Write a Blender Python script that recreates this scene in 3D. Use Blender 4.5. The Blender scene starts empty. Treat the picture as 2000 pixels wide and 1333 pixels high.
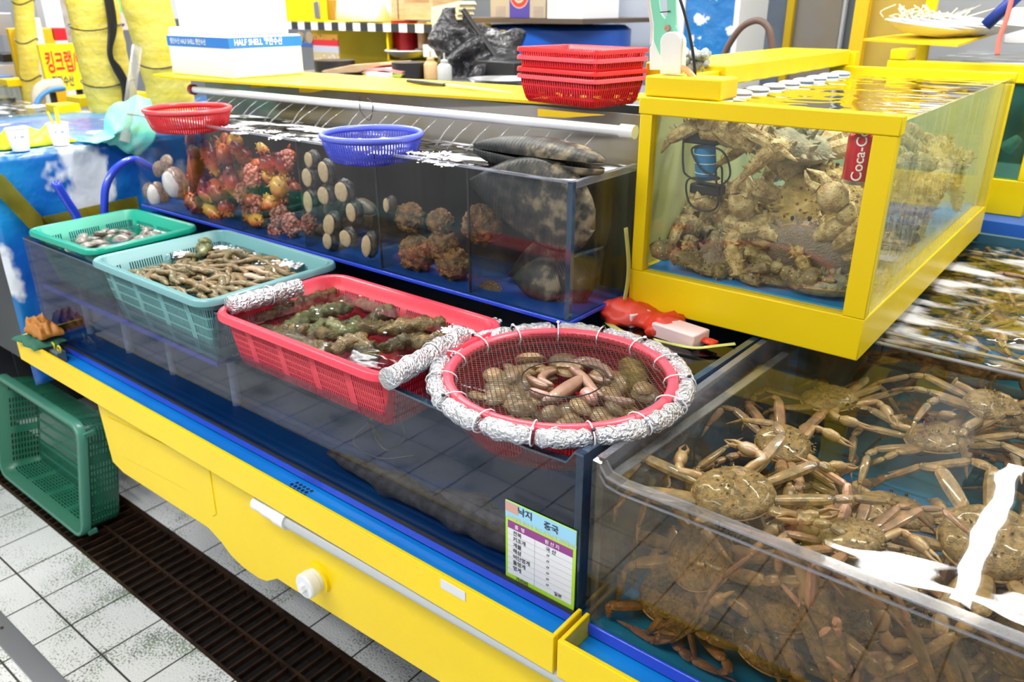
import bpy, math, random
from mathutils import Vector, Matrix, noise
V = Vector
SC = bpy.context.scene
COL = SC.collection
random.seed(7)
# ---------------------------------------------------------------- camera
CAM = V((2.6068, -.9238, 1.8093)); FPX = 1556.43
PIT, YAW = math.radians(22.8952), math.radians(38.4674)
cd = bpy.data.cameras.new('camera'); cam = bpy.data.objects.new('camera', cd); COL.objects.link(cam)
cam.location = CAM; cam.rotation_euler = (math.pi/2 - PIT, 0, YAW)
cd.sensor_width = 36; cd.lens = FPX/2000*36; cd.clip_start = .02
cd.dof.use_dof = True; cd.dof.focus_distance = 1.45; cd.dof.aperture_fstop = 5.0
SC.camera = cam
FW = V((-math.sin(YAW)*math.cos(PIT), math.cos(YAW)*math.cos(PIT), -math.sin(PIT)))
RT = V((math.cos(YAW), math.sin(YAW), 0)); UP = RT.cross(FW)
def at(u, v, ax, val):
    'the point of the plane ax = val that the photograph shows at pixel u, v'
    d = FW + RT*((u-1000)/FPX) - UP*((v-666.5)/FPX)
    i = 'xyz'.index(ax)
    return CAM + d*((val-CAM[i])/d[i])
# ---------------------------------------------------------------- world, exposure, lamps
SC.view_settings.view_transform = 'Standard'; SC.view_settings.look = 'None'
SC.view_settings.gamma = 1; SC.view_settings.exposure = 0.22
SC.cycles.transparent_max_bounces = 32; SC.cycles.max_bounces = 10
SC.cycles.diffuse_bounces = 3; SC.cycles.glossy_bounces = 4
SC.cycles.caustics_reflective = False; SC.cycles.caustics_refractive = False
SC.cycles.sample_clamp_indirect = 4
w = bpy.data.worlds.new('market_hall_light'); SC.world = w; w.use_nodes = True
w.node_tree.nodes['Background'].inputs[0].default_value = (.95, .97, 1, 1)
w.node_tree.nodes['Background'].inputs[1].default_value = .58
def area(name, loc, size, sy, e, col=(1, .98, .95), rot=(0, 0, 0)):
    l = bpy.data.lights.new(name, 'AREA'); l.shape = 'RECTANGLE'; l.size = size; l.size_y = sy; l.energy = e; l.color = col
    o = bpy.data.objects.new(name, l); o.location = loc; o.rotation_euler = rot; COL.objects.link(o); return o
area('hall_lamp', (2.35, 1.1, 2.96), .7, .12, 26)
area('hall_lamp', (1.0, .9, 2.96), 1.2, .12, 30)
area('hall_lamp', (1.5, -1.2, 2.96), 1.6, .3, 36)
area('hall_lamp', (-.6, .6, 2.96), 1.2, .3, 30)
area('hall_lamp', (-.3, -1.6, 2.96), 1.6, .3, 45)  # extra lamp, added to brighten the floor tiles at the left
area('hall_lamp', (-1.6, 2.6, 2.96), 2.4, .6, 60)
area('hall_lamp', (.4, 3.4, 2.96), 1.4, .3, 35)
area('hall_lamp', (3.4, 1.6, 2.96), .3, 1.6, 20)
area('hall_lamp', (-3.8, 1.4, 2.96), 2.4, .6, 60)
# ---------------------------------------------------------------- materials
def nt(name):
    m = bpy.data.materials.new(name); m.use_nodes = True
    n = m.node_tree; b = n.nodes['Principled BSDF']; return m, n, b
def c4(c): return (c[0], c[1], c[2], 1)
def ramp(n, fac, stops, interp='LINEAR'):
    r = n.nodes.new('ShaderNodeValToRGB'); r.color_ramp.interpolation = interp
    e = r.color_ramp.elements
    while len(e) < len(stops): e.new(.5)
    for k, (p, c) in enumerate(stops): e[k].position = p; e[k].color = c4(c)
    n.links.new(fac, r.inputs[0]); return r.outputs[0]
def tex(n, kind, scale, detail=3, coord='Object', vec=None, stretch=None, **kw):
    t = n.nodes.new('ShaderNodeTex'+kind); t.inputs['Scale'].default_value = scale
    if 'Detail' in t.inputs: t.inputs['Detail'].default_value = detail
    for k, v in kw.items(): setattr(t, k, v)
    if vec is None:
        tc = n.nodes.new('ShaderNodeTexCoord'); vec = tc.outputs[coord]
    if stretch:
        mp = n.nodes.new('ShaderNodeMapping'); mp.inputs['Scale'].default_value = stretch
        n.links.new(vec, mp.inputs[0]); vec = mp.outputs[0]
    n.links.new(vec, t.inputs['Vector']); return t
def mixc(n, fac, a, b, mode='MIX'):
    m = n.nodes.new('ShaderNodeMix'); m.data_type = 'RGBA'; m.blend_type = mode
    for s, v in ((0, fac), (6, a), (7, b)):
        if isinstance(v, (int, float)): m.inputs[s].default_value = v
        elif isinstance(v, tuple): m.inputs[s].default_value = c4(v)
        else: n.links.new(v, m.inputs[s])
    return m.outputs[2]
def mth(n, op, a, b=0, c=0, clamp=False):
    m = n.nodes.new('ShaderNodeMath'); m.operation = op; m.use_clamp = clamp
    for s, v in ((0, a), (1, b), (2, c)):
        if isinstance(v, (int, float)): m.inputs[s].default_value = v
        else: n.links.new(v, m.inputs[s])
    return m.outputs[0]
def bumpn(n, h, strength, dist=.002, to=None):
    b = n.nodes.new('ShaderNodeBump'); b.inputs['Strength'].default_value = strength; b.inputs['Distance'].default_value = dist
    n.links.new(h, b.inputs['Height'])
    if to is not None: n.links.new(b.outputs[0], to)
    return b.outputs[0]
def mat(name, col, rough=.45, metal=0, col2=None, scale=12, bump=0, bscale=60, bdist=.002, spots=None, stretch=None, coat=0, sss=0, emit=0, lo=.35, hi=.65):
    m, n, b = nt(name)
    b.inputs['Base Color'].default_value = c4(col); b.inputs['Roughness'].default_value = rough; b.inputs['Metallic'].default_value = metal
    b.inputs['Specular IOR Level'].default_value = .5 if name[:6] != 'yellow' else .25; b.inputs['Coat Weight'].default_value = coat; b.inputs['Coat Roughness'].default_value = .08
    if sss:
        b.inputs['Subsurface Weight'].default_value = sss; b.inputs['Subsurface Scale'].default_value = .01
        b.inputs['Subsurface Radius'].default_value = (1, .5, .3)
    out = None
    if col2:
        t = tex(n, 'Noise', scale, 5, stretch=stretch)
        out = ramp(n, t.outputs['Fac'], [(lo, col), (hi, col2)])
    if spots:
        sc, rad, scol = spots
        v = tex(n, 'Voronoi', sc, 0)
        f = mth(n, 'LESS_THAN', v.outputs['Distance'], rad)
        out = mixc(n, f, out if out is not None else tuple(col), scol)
    if out is not None: n.links.new(out, b.inputs['Base Color'])
    if bump:
        t = tex(n, 'Noise', bscale, 4); bumpn(n, t.outputs['Fac'], bump, bdist, b.inputs['Normal'])
    if emit:
        b.inputs['Emission Color'].default_value = c4(col); b.inputs['Emission Strength'].default_value = emit
    return m
def pane(name, tint, rough=.02, dirt=0, dirtcol=(.6, .6, .55), streak=False, ripple=0, rscale=12, ior=1.45, foam=0, fscale=8, gain=1.0):
    'clear sheet: tinted see-through body with a mirror share that follows the glancing angle, a diffuse share for dirt and painted water haze'
    m = bpy.data.materials.new(name); m.use_nodes = True; n = m.node_tree; n.nodes.clear()
    out = n.nodes.new('ShaderNodeOutputMaterial')
    tr = n.nodes.new('ShaderNodeBsdfTransparent'); tr.inputs[0].default_value = c4(tint)
    gl = n.nodes.new('ShaderNodeBsdfGlossy'); gl.inputs['Roughness'].default_value = rough; gl.inputs[0].default_value = (1, 1, 1, 1)
    fr = n.nodes.new('ShaderNodeFresnel'); g = n.nodes.new('ShaderNodeNewGeometry')
    iv = mth(n, 'MULTIPLY_ADD', g.outputs['Backfacing'], 1/ior-ior, ior); n.links.new(iv, fr.inputs[0])
    fac = mth(n, 'MULTIPLY', fr.outputs[0], gain, clamp=True)
    mx = n.nodes.new('ShaderNodeMixShader'); n.links.new(fac, mx.inputs[0]); n.links.new(tr.outputs[0], mx.inputs[1]); n.links.new(gl.outputs[0], mx.inputs[2])
    res = mx.outputs[0]
    if ripple:
        t = tex(n, 'Noise', rscale, 1, stretch=(1, 1.6, 1) if not streak else (60, 60, 3)); nn = bumpn(n, t.outputs['Fac'], ripple, .02)
        n.links.new(nn, gl.inputs['Normal']); n.links.new(nn, fr.inputs['Normal'])
    if dirt or foam:
        df = n.nodes.new('ShaderNodeBsdfDiffuse'); df.inputs[0].default_value = c4(dirtcol)
        if foam:
            t = tex(n, 'Noise', fscale, 6, stretch=(1, 2, 1)); a = ramp(n, t.outputs['Fac'], [(.51, (0, 0, 0)), (.63, (1, 1, 1))])
            a = mth(n, 'MULTIPLY', a, foam)
        else:
            t = tex(n, 'Noise', 9, 6, stretch=(7, 7, .35) if streak else None)
            a = ramp(n, t.outputs['Fac'], [(.3, (.25, .25, .25)), (.75, (1, 1, 1))] if not streak else [(.45, (.05, .05, .05)), (.66, (1, 1, 1))]); a = mth(n, 'MULTIPLY', a, dirt)
        m2 = n.nodes.new('ShaderNodeMixShader'); n.links.new(a, m2.inputs[0]); n.links.new(res, m2.inputs[1]); n.links.new(df.outputs[0], m2.inputs[2]); res = m2.outputs[0]
    n.links.new(res, out.inputs[0]); return m
def holes(name, col, pu=.006, pv=.02, wu=.5, wv=.75, top=.02, rough=.4, period=0, col2=None, soft=0):
    'plastic wall pierced by rows of slots: UV in metres, V measured down from the rim'
    m, n, b = nt(name); b.inputs['Base Color'].default_value = c4(col); b.inputs['Roughness'].default_value = rough
    b.inputs['Subsurface Weight'].default_value = 0
    uv = n.nodes.new('ShaderNodeUVMap'); s = n.nodes.new('ShaderNodeSeparateXYZ'); n.links.new(uv.outputs[0], s.inputs[0])
    fu = mth(n, 'FRACT', mth(n, 'DIVIDE', s.outputs[0], pu)); fv = mth(n, 'FRACT', mth(n, 'DIVIDE', s.outputs[1], pv))
    a = mth(n, 'MULTIPLY', mth(n, 'LESS_THAN', fu, wu), mth(n, 'LESS_THAN', fv, wv))
    a = mth(n, 'MULTIPLY', a, mth(n, 'GREATER_THAN', s.outputs[1], top))
    if period:
        a = mth(n, 'MULTIPLY', a, mth(n, 'LESS_THAN', mth(n, 'FRACT', mth(n, 'DIVIDE', s.outputs[0], period)), .82))
    al = mth(n, 'SUBTRACT', 1, a); n.links.new(al, b.inputs['Alpha'])
    return m
YEL = (.92, .68, .006)
m_yel = mat('yellow_paint', YEL, .35, col2=(.88, .63, .008), scale=3, coat=.05)
m_yel2 = mat('yellow_board', (.85, .58, .02), .5, col2=(.78, .5, .015), scale=5)
m_blue = mat('blue_tray_sheet', (.004, .19, .62), .35, col2=(.004, .25, .72), scale=4, coat=.3)
m_bluedge = mat('blue_acrylic_edge', (.03, .08, .75), .15, coat=.5)
m_bluebase = mat('blue_tank_floor', (.004, .20, .62), .4, col2=(.004, .28, .75), scale=6)
m_dark = mat('dark_tank_lining', (.018, .022, .03), .35, col2=(.035, .04, .045), scale=5)
m_black = mat('black_plastic', (.012, .012, .014), .35)
m_white = mat('white_pvc', (.78, .8, .82), .3)
m_grey = mat('grey_pvc', (.45, .48, .5), .35)
m_steel = mat('brushed_steel', (.55, .55, .57), .32, 1)
m_foam = mat('expanded_foam', (.9, .91, .93), .6, bump=.3, bscale=220)
m_red = mat('red_plastic', (.75, .02, .03), .32)
m_pink = mat('pinkish_red_plastic', (.82, .08, .12), .3)
m_foil = mat('silver_foil_wrap', (.74, .75, .79), .24, 1, bump=1.0, bscale=170, bdist=.012)
m_tie = mat('white_cable_tie', (.75, .77, .85), .35)
g_front = pane('smoky_tank_front', (.62, .65, .73), dirt=.004, dirtcol=(.2, .24, .32), gain=.7)  # tint and diffuse film stand in for the dark, murky water inside
g_edge = pane('blue_grey_acrylic_edge', (.35, .47, .62), .08, dirt=.35, dirtcol=(.10, .2, .33), gain=2)
g_clear = pane('clear_acrylic', (.88, .82, .70), dirt=.010, dirtcol=(.3, .24, .14), gain=.8)  # warm tint and brown film carry the haze of the murky crab water
g_lip = pane('clear_acrylic_lip', (.7, .72, .78), .1, dirt=.3, dirtcol=(.5, .52, .6), gain=2)
g_small = pane('shelf_tank_glass', (.95, .96, .97), dirt=.012, streak=True, dirtcol=(.4, .42, .42), gain=.55)
g_king = pane('crab_tank_glass', (.97, .98, .93), dirt=.008, gain=.8)
g_wet = pane('wet_streaked_glass', (.93, .95, .88), .03, dirt=.16, streak=True, ripple=.25, dirtcol=(.75, .8, .7), gain=.9)
w_long = pane('long_tank_water', (.78, .80, .78), .01, ripple=.035, rscale=14, ior=1.33)
w_crab = pane('crab_tank_water', (.93, .92, .82), .01, ripple=.09, rscale=6, ior=1.33, foam=0)
w_busy = pane('churned_water', (.88, .87, .76), .02, ripple=.7, rscale=12, ior=1.4, foam=.8, fscale=5, dirtcol=(.8, .8, .82))
w_king = pane('overflowing_water', (.9, .92, .85), .02, ripple=.22, rscale=7, ior=1.6, gain=2.2)
w_small = pane('shelf_tank_water', (.75, .75, .78), .03, ripple=.4, rscale=18, ior=1.4, foam=.85, fscale=6, dirtcol=(.85, .86, .9))
# ---------------------------------------------------------------- mesh building
ORG = {}
def base(o, label=None, cat=None, group=None, kind=None):
    if label: o['label'] = label
    if cat: o['category'] = cat
    if group: o['group'] = group
    if kind: o['kind'] = kind
    return o
def T(name, label, cat, loc=(0, 0, 0), group=None):
    o = bpy.data.objects.new(name, None); COL.objects.link(o); o.location = loc; o.empty_display_size = .05
    ORG[o] = V(loc); return base(o, label, cat, group)
def frames(pts, closed=False):
    n = len(pts); out = []; prev = None
    for i in range(n):
        if closed: d = pts[(i+1) % n]-pts[i-1]
        else: d = pts[min(i+1, n-1)]-pts[max(i-1, 0)]
        d = d.normalized() if d.length > 1e-9 else V((0, 0, 1))
        if prev is None:
            a = V((0, 0, 1)) if abs(d.z) < .9 else V((1, 0, 0))
            s = d.cross(a).normalized()
        else:
            s = (prev-d*prev.dot(d))
            s = s.normalized() if s.length > 1e-6 else d.orthogonal().normalized()
        prev = s; out.append((d, s, s.cross(d).normalized()))
    return out
def spline(ctrl, n=24):
    c = [V(p) for p in ctrl]; c = [c[0]*2-c[1]]+c+[c[-1]*2-c[-2]]; out = []
    k = len(c)-3
    for i in range(n+1):
        t = i/n*k; j = min(int(t), k-1); u = t-j; a, b, d, e = c[j:j+4]
        out.append(.5*((2*b)+(d-a)*u+(2*a-5*b+4*d-e)*u*u+(3*b-a-3*d+e)*u**3))
    return out
class MB:
    def __init__(s): s.v = []; s.f = []; s.uv = {}
    def add(s, vs, fs):
        k = len(s.v); s.v += [V(p) for p in vs]; s.f += [tuple(i+k for i in f) for f in fs]; return k
    def box(s, x0, x1, y0, y1, z0, z1):
        s.add([(x0, y0, z0), (x1, y0, z0), (x1, y1, z0), (x0, y1, z0), (x0, y0, z1), (x1, y0, z1), (x1, y1, z1), (x0, y1, z1)],
              [(0, 3, 2, 1), (4, 5, 6, 7), (0, 1, 5, 4), (1, 2, 6, 5), (2, 3, 7, 6), (3, 0, 4, 7)]); return s
    def prism(s, poly, vec):
        n = len(poly); poly = [V(p) for p in poly]; vec = V(vec)
        s.add(poly+[p+vec for p in poly], [tuple(range(n))[::-1], tuple(range(n, 2*n))]+[(i, (i+1) % n, n+(i+1) % n, n+i) for i in range(n)]); return s
    def quad(s, a, b, c, d, uv=None):
        s.add([a, b, c, d], [(0, 1, 2, 3)])
        if uv: s.uv[len(s.f)-1] = uv
        return s
    def tube(s, pts, r, n=10, flat=1, closed=False, caps=True, bump=0, bs=30, up=None):
        pts = [V(p) for p in pts]; m = len(pts); fr = frames(pts, closed)
        vs = []
        for i, (p, (d, a, b)) in enumerate(zip(pts, fr)):
            if up is not None:
                b = V(up); b = (b-d*b.dot(d)); b = b.normalized() if b.length > 1e-6 else a; a = d.cross(b).normalized()
            R = r[i] if isinstance(r, (list, tuple)) else r
            for k in range(n):
                t = 2*math.pi*k/n; q = p+a*(math.cos(t)*R)+b*(math.sin(t)*R*flat)
                if bump: q = q+(q-p)*bump*noise.noise(q*bs)
                vs.append(q)
        fs = []
        for i in range(m if closed else m-1):
            j = (i+1) % m
            for k in range(n):
                l = (k+1) % n; fs.append((i*n+k, i*n+l, j*n+l, j*n+k))
        if caps and not closed: fs += [tuple(range(n))[::-1], tuple((m-1)*n+k for k in range(n))]
        s.add(vs, fs); return s
    def lathe(s, c, prof, n=32, squash=1):
        c = V(c); m = len(prof); vs = []; fs = []
        for r, z in prof:
            for k in range(n):
                t = 2*math.pi*k/n; vs.append(c+V((r*math.cos(t), r*math.sin(t)*squash, z)))
        k0 = len(s.f)
        for i in range(m-1):
            for k in range(n):
                l = (k+1) % n; fs.append((i*n+k, i*n+l, (i+1)*n+l, (i+1)*n+k))
        s.add(vs, fs)
        R = max(p[0] for p in prof); d = 0
        for i in range(m-1):
            d2 = d+math.hypot(prof[i+1][0]-prof[i][0], prof[i+1][1]-prof[i][1])
            for k in range(n):
                u0, u1 = k/n*2*math.pi*R, (k+1)/n*2*math.pi*R
                s.uv[k0+i*n+k] = [(u0, d), (u1, d), (u1, d2), (u0, d2)]
            d = d2
        return s
    def ell(s, c, r, n=14, m=9, rot=None, bump=0, bs=20, fn=None):
        c = V(c); vs = []; fs = []
        for i in range(m+1):
            ph = math.pi*i/m
            for k in range(n):
                t = 2*math.pi*k/n; q = V((math.sin(ph)*math.cos(t), math.sin(ph)*math.sin(t), math.cos(ph)))
                if fn: q = fn(q)
                if bump: q = q*(1+bump*noise.noise(q*bs+c*7))
                q = V((q.x*r[0], q.y*r[1], q.z*r[2]))
                if rot: q = rot @ q
                vs.append(c+q)
        for i in range(m):
            for k in range(n):
                l = (k+1) % n; fs.append((i*n+k, (i+1)*n+k, (i+1)*n+l, i*n+l))
        s.add(vs, fs); return s
    def build(s, name, m, parent=None, smooth=35, bevel=0, subd=0, solid=0, loc=None, rot=None):
        me = bpy.data.meshes.new(name)
        if parent is not None: org = ORG.get(parent, V((0, 0, 0)))
        elif loc is not None: org = V(loc)
        else:
            lo = V([min(p[i] for p in s.v) for i in range(3)]); hi = V([max(p[i] for p in s.v) for i in range(3)])
            org = V(((lo.x+hi.x)/2, (lo.y+hi.y)/2, lo.z))
        me.from_pydata([tuple(p-org) for p in s.v], [], s.f)
        if s.uv:
            ul = me.uv_layers.new(name='UVMap')
            for fi, co in s.uv.items():
                p = me.polygons[fi]
                for k, li in enumerate(p.loop_indices): ul.data[li].uv = co[k]
        for mm in (m if isinstance(m, (list, tuple)) else [m]): me.materials.append(mm)
        me.validate()
        if smooth:
            me.polygons.foreach_set('use_smooth', [True]*len(me.polygons))
            if smooth < 180: me.set_sharp_from_angle(angle=math.radians(smooth))
        o = bpy.data.objects.new(name, me); COL.objects.link(o)
        if parent is not None: o.parent = parent
        else: o.location = org
        ORG[o] = org
        if solid:
            md = o.modifiers.new('thickness', 'SOLIDIFY'); md.thickness = solid; md.offset = 0
        if bevel:
            md = o.modifiers.new('soft_edge', 'BEVEL'); md.width = bevel; md.segments = 2; md.limit_method = 'ANGLE'
        if subd:
            md = o.modifiers.new('smooth', 'SUBSURF'); md.levels = subd; md.render_levels = subd
        return o
def bx(name, m, x0, x1, y0, y1, z0, z1, parent=None, bevel=.002, **k):
    return MB().box(x0, x1, y0, y1, z0, z1).build(name, m, parent, bevel=bevel, **k)
def copy_tree(o, parent=None):
    c = o.copy(); COL.objects.link(c)
    if parent is not None: c.parent = parent
    for ch in list(o.children): copy_tree(ch, c)
    return c
def txt(name, body, size, m, parent, p, xd, yd, sx=1, align='LEFT', bold=0):
    cu = bpy.data.curves.new(name, 'FONT'); cu.body = body; cu.size = size; cu.align_x = align; cu.offset = bold; cu.fill_mode = 'FRONT'
    cu.materials.append(m); o = bpy.data.objects.new(name, cu); COL.objects.link(o)
    X = V(xd).normalized(); Y = V(yd); Y = (Y-X*Y.dot(X)).normalized(); Z = X.cross(Y)
    M = Matrix((X*sx, Y, Z)).transposed().to_4x4(); q = V(p)-ORG.get(parent, V((0, 0, 0))); M.translation = q
    bpy.context.view_layer.update()
    me = bpy.data.meshes.new_from_object(o.evaluated_get(bpy.context.evaluated_depsgraph_get())); bpy.data.objects.remove(o); me.transform(M)
    me.materials.clear(); me.materials.append(m)
    o = bpy.data.objects.new(name, me); COL.objects.link(o); o.parent = parent; ORG[o] = ORG.get(parent, V((0, 0, 0)))
    return o
def rrect(w, d, r, n=5):
    pts = []
    for cx, cy, a0 in ((w/2-r, d/2-r, 0), (-w/2+r, d/2-r, 90), (-w/2+r, -d/2+r, 180), (w/2-r, -d/2+r, 270)):
        for k in range(n+1):
            a = math.radians(a0+90*k/n); pts.append((cx+r*math.cos(a), cy+r*math.sin(a)))
    return pts
def loft(mb, rings, uvs=None):
    n = len(rings[0]); per = [0]
    for k in range(n): per.append(per[-1]+(V(rings[0][(k+1) % n])-V(rings[0][k])).length)
    k0 = len(mb.f); vs = [p for r in rings for p in r]; fs = []
    dv = [0]
    for i in range(len(rings)-1): dv.append(dv[-1]+(V(rings[i+1][0])-V(rings[i][0])).length)
    for i in range(len(rings)-1):
        for k in range(n):
            l = (k+1) % n; fs.append((i*n+k, i*n+l, (i+1)*n+l, (i+1)*n+k))
            mb.uv[k0+i*n+k] = [(per[k], dv[i]), (per[k+1], dv[i]), (per[k+1], dv[i+1]), (per[k], dv[i+1])]
    mb.add(vs, fs)
def rect_basket(t, c, w, d, h, taper, rc, lip, mw, mr, M, liph=.012, floor_mat=None, thick=.0025):
    'rectangular pierced basket; c = centre of its rim, M = 3x3 turn'
    c = V(c); W = lambda x, y, z: c+M @ V((x, y, z))
    def ring(off, z): return [W(x, y, z) for x, y in rrect(w+2*off, d+2*off, rc+max(off, -rc*.5))]
    b = MB(); loft(b, [ring(0, 0), ring(-taper*.5, -h*.5), ring(-taper, -h+.008), ring(-taper-.006, -h)])
    b.build('basket_wall', mw, t, smooth=60, solid=thick)
    fl = MB(); rr = rrect(w-2*taper-.012, d-2*taper-.012, max(rc-taper, .01)); n = len(rr)
    fl.add([W(x, y, -h) for x, y in rr], [tuple(range(n))]); fl.uv[0] = [(x+5, y+5) for x, y in rr]
    fl.build('basket_floor', floor_mat or mw, t, smooth=0, solid=thick)
    r = MB(); loft(r, [ring(-.001, -liph), ring(-.001, -.003), ring(.002, 0), ring(lip*.8, .001), ring(lip, -.003), ring(lip, -liph), ring(lip-.003, -liph), ring(lip-.003, -.005), ring(.001, -.005), ring(.001, -liph)])
    r.build('rim', mr, t, smooth=50)
    return t
def round_basket(t, c, R, h, mw, mr, rr=.007, r2=None):
    r2 = r2 or R*.78
    MB().lathe(c, [(R, 0), (R*.985, -.02), ((R+r2)/2, -h*.6), (r2, -h+.006), (r2-.01, -h)], 64).build('basket_wall', mw, t, smooth=60, solid=.002)
    MB().lathe(c, [(r2-.01, -h), (r2*.5, -h), (.001, -h)], 64).build('basket_floor', mw, t, smooth=60, solid=.002)
    MB().tube([V(c)+V((R*math.cos(a/48*2*math.pi), R*math.sin(a/48*2*math.pi), 0)) for a in range(48)], rr, 10, closed=True).build('rim', mr, t, smooth=180)
def rotz(a): return Matrix.Rotation(a, 3, 'Z')
def struct(o, name=None): o['kind'] = 'structure'; return o
# ---------------------------------------------------------------- floor, drain, hall
def tile_mat():
    m, n, b = nt('nonslip_floor_tile')
    g = n.nodes.new('ShaderNodeNewGeometry'); s = n.nodes.new('ShaderNodeSeparateXYZ'); n.links.new(g.outputs['Position'], s.inputs[0])
    fx = mth(n, 'FRACT', mth(n, 'DIVIDE', mth(n, 'ADD', s.outputs[0], .113+20.0+.003), .2))
    fy = mth(n, 'FRACT', mth(n, 'DIVIDE', mth(n, 'ADD', s.outputs[1], .248+20.0+.003), .2))
    gr = mth(n, 'MAXIMUM', mth(n, 'LESS_THAN', fx, .03), mth(n, 'LESS_THAN', fy, .03))
    big = tex(n, 'Noise', 5, 3, vec=g.outputs['Position']); fine = tex(n, 'Noise', 150, 2, vec=g.outputs['Position'])
    f = mth(n, 'MULTIPLY_ADD', big.outputs['Fac'], .9, -.52); f = mth(n, 'ADD', fine.outputs['Fac'], f)
    dirt = ramp(n, f, [(.50, (0, 0, 0)), (.60, (1, 1, 1))])
    dc = ramp(n, tex(n, 'Noise', 9, 2, vec=g.outputs['Position']).outputs['Fac'], [(.4, (.03, .035, .03)), (.6, (.07, .16, .03))])
    col = mixc(n, mth(n, 'MULTIPLY', dirt, .75), (.76, .78, .77), dc); col = mixc(n, gr, col, (.05, .045, .04))
    n.links.new(col, b.inputs['Base Color']); b.inputs['Roughness'].default_value = .28
    h = mth(n, 'SUBTRACT', fine.outputs['Fac'], gr); bumpn(n, h, .7, .004, b.inputs['Normal'])
    return m
m_tile = tile_mat()
f = MB(); f.box(-6, 6, -3, -.055, -.05, 0); f.box(-6, 6, .215, 9, -.05, 0)
struct(f.build('floor', m_tile, smooth=0))
t = T('floor_drain', 'rusty dark iron drain grate running along the tiled floor under the stall', 'drain', (.5, .1, -.15))
m_rust = mat('rusty_iron', (.05, .03, .02), .3, .6, col2=(.11, .06, .035), scale=14, bump=.3)
MB().box(-6, 6, -.0545, -.052, -.15, -.004).box(-6, 6, .211, .2145, -.15, -.004).build('trench_wall', mat('trench_side', (.008, .007, .006), .9), t, smooth=0)  # near-black sides and bottom: shade in the trench put into the colour
bx('trench', mat('drain_trench', (.006, .005, .005), .9), -6, 6, -.055, .215, -.16, -.15, t, bevel=0)
g = MB()
x = -3.0
while x < 3.2: g.box(x, x+.007, -.045, .202, -.022, -.003); x += .044
g.build('grate', m_rust, t, smooth=0)
g = MB(); g.box(-3, 3.2, -.055, -.043, -.03, 0); g.box(-3, 3.2, .198, .215, -.03, .001); g.box(-3, 3.2, .072, .080, -.026, -.001)
g.build('frame', m_rust, t, smooth=0)
t = T('threshold_strip', 'thin steel strip screwed onto the white floor tiles', 'strip', (.2, -.38, 0))
bx('plate', m_steel, -3, 3, -.425, -.36, .0, .004, t)
for sx in (.135, -.9, 1.1): MB().lathe((sx, -.392, .004), [(.001, .003), (.006, .002), (.008, 0)], 10).build('screw', m_rust, t)
m_ceil = mat('ceiling_board', (.8, .81, .83), .8)
struct(bx('ceiling', m_ceil, -9, 6, -4, 9, 3.3, 3.35, bevel=0))
m_wallb = mat('grey_wall_sheet', (.42, .44, .47), .5, col2=(.5, .51, .53), scale=2)
struct(bx('wall_back', m_wallb, -9, 6, 6.5, 6.6, 0, 3.3, bevel=0))
struct(bx('wall_left', m_wallb, -9.1, -9, -4, 6.5, 0, 3.3, bevel=0))
m_tube = mat('lamp_tube_glow', (1, .99, .96), .5, emit=22)
def lamp(p, q, wd, lab, first=[]):
    t = T('ceiling_lamp', lab, 'lamp', p, 'tube lamps over the stall'); p, q = V(p), V(q); d = (q-p).normalized(); s = d.cross(V((0, 0, 1)))*wd
    MB().prism([p-s, p+s, p+s+V((0, 0, .03)), p-s+V((0, 0, .03))], q-p).build('tube', m_tube, t, smooth=0)
    MB().prism([p-s*1.3+V((0, 0, .03)), p+s*1.3+V((0, 0, .03)), p+s+V((0, 0, .08)), p-s+V((0, 0, .08))], q-p).build('lamp_housing', m_white, t, smooth=0)
    MB().box((p.x+q.x)/2-.01, (p.x+q.x)/2+.01, (p.y+q.y)/2-.01, (p.y+q.y)/2+.01, p.z+.08, 3.3).build('hanger', m_steel, t)
LL = 'white tube lamp hanging under the ceiling over the stall'
for a, b in (((2.42, 2.66, 3), (2.4, 4.2, 3)), ((1.75, 2.68, 3.0), (2.38, 2.8, 3.0)), ((2.45, 2.8, 3.0), (3.1, 2.9, 3.0)), ((.4, 2.4, 3), (1.4, 2.4, 3)), ((-1.6, 2.2, 3), (-.4, 2.2, 3)), ((-.6, .9, 3), (.5, .9, 3))):
    lamp(a, b, .05, LL)
# ---------------------------------------------------------------- stall base and yellow tray
t = T('stall_base', 'yellow painted base box with scooped lower edge under the long tank', 'stall base', (1, 0, .45))
P = [(.34, .79), (.36, .53), (.42, .514), (.872, .52), (.93, .498), (.967, .474), (1.02, .462), (1.087, .461), (1.12, .47), (1.169, .503), (1.25, .505), (2.0, .53), (2.02, .79)]
MB().prism([(x, -.045, z) for x, z in P], (0, .02, 0)).build('front_panel', m_yel, t, bevel=.002)
MB().prism([(x, -.0475, z) for x, z in [(.40, .70), (.42, .585), (.44, .58), (.80, .61), (.91, .575), (.93, .59), (.935, .74)]], (0, .004, 0)).build('access_panel', m_yel, t, bevel=.0015)
bx('underframe', m_dark, .5, 2.0, .0, 1.0, .55, .76, t)
for x, y in ((.6, .5), (1.9, .5), (.6, .95), (1.9, .95)): bx('leg', m_dark, x-.03, x+.03, y-.03, y+.03, 0, .56, t)
p = at(602, 1142, 'y', -.075); t = T('drain_plug', 'round white plastic screw plug on the yellow base', 'plug', p)
def ylathe(c, prof, n=24):
    b = MB(); b.lathe((0, 0, 0), prof, n); c = V(c); b.v = [c+V((q.x, -q.z, q.y)) for q in b.v]; return b
ylathe((p.x, -.045, p.z), [(.04, 0), (.04, .008), (.001, .009)], 12).build('flange', m_yel, t)
ylathe((p.x, -.05, p.z), [(.028, 0), (.0285, .012), (.031, .014), (.031, .034), (.028, .038), (.001, .038)], 28).build('cap', m_white, t)
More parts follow.
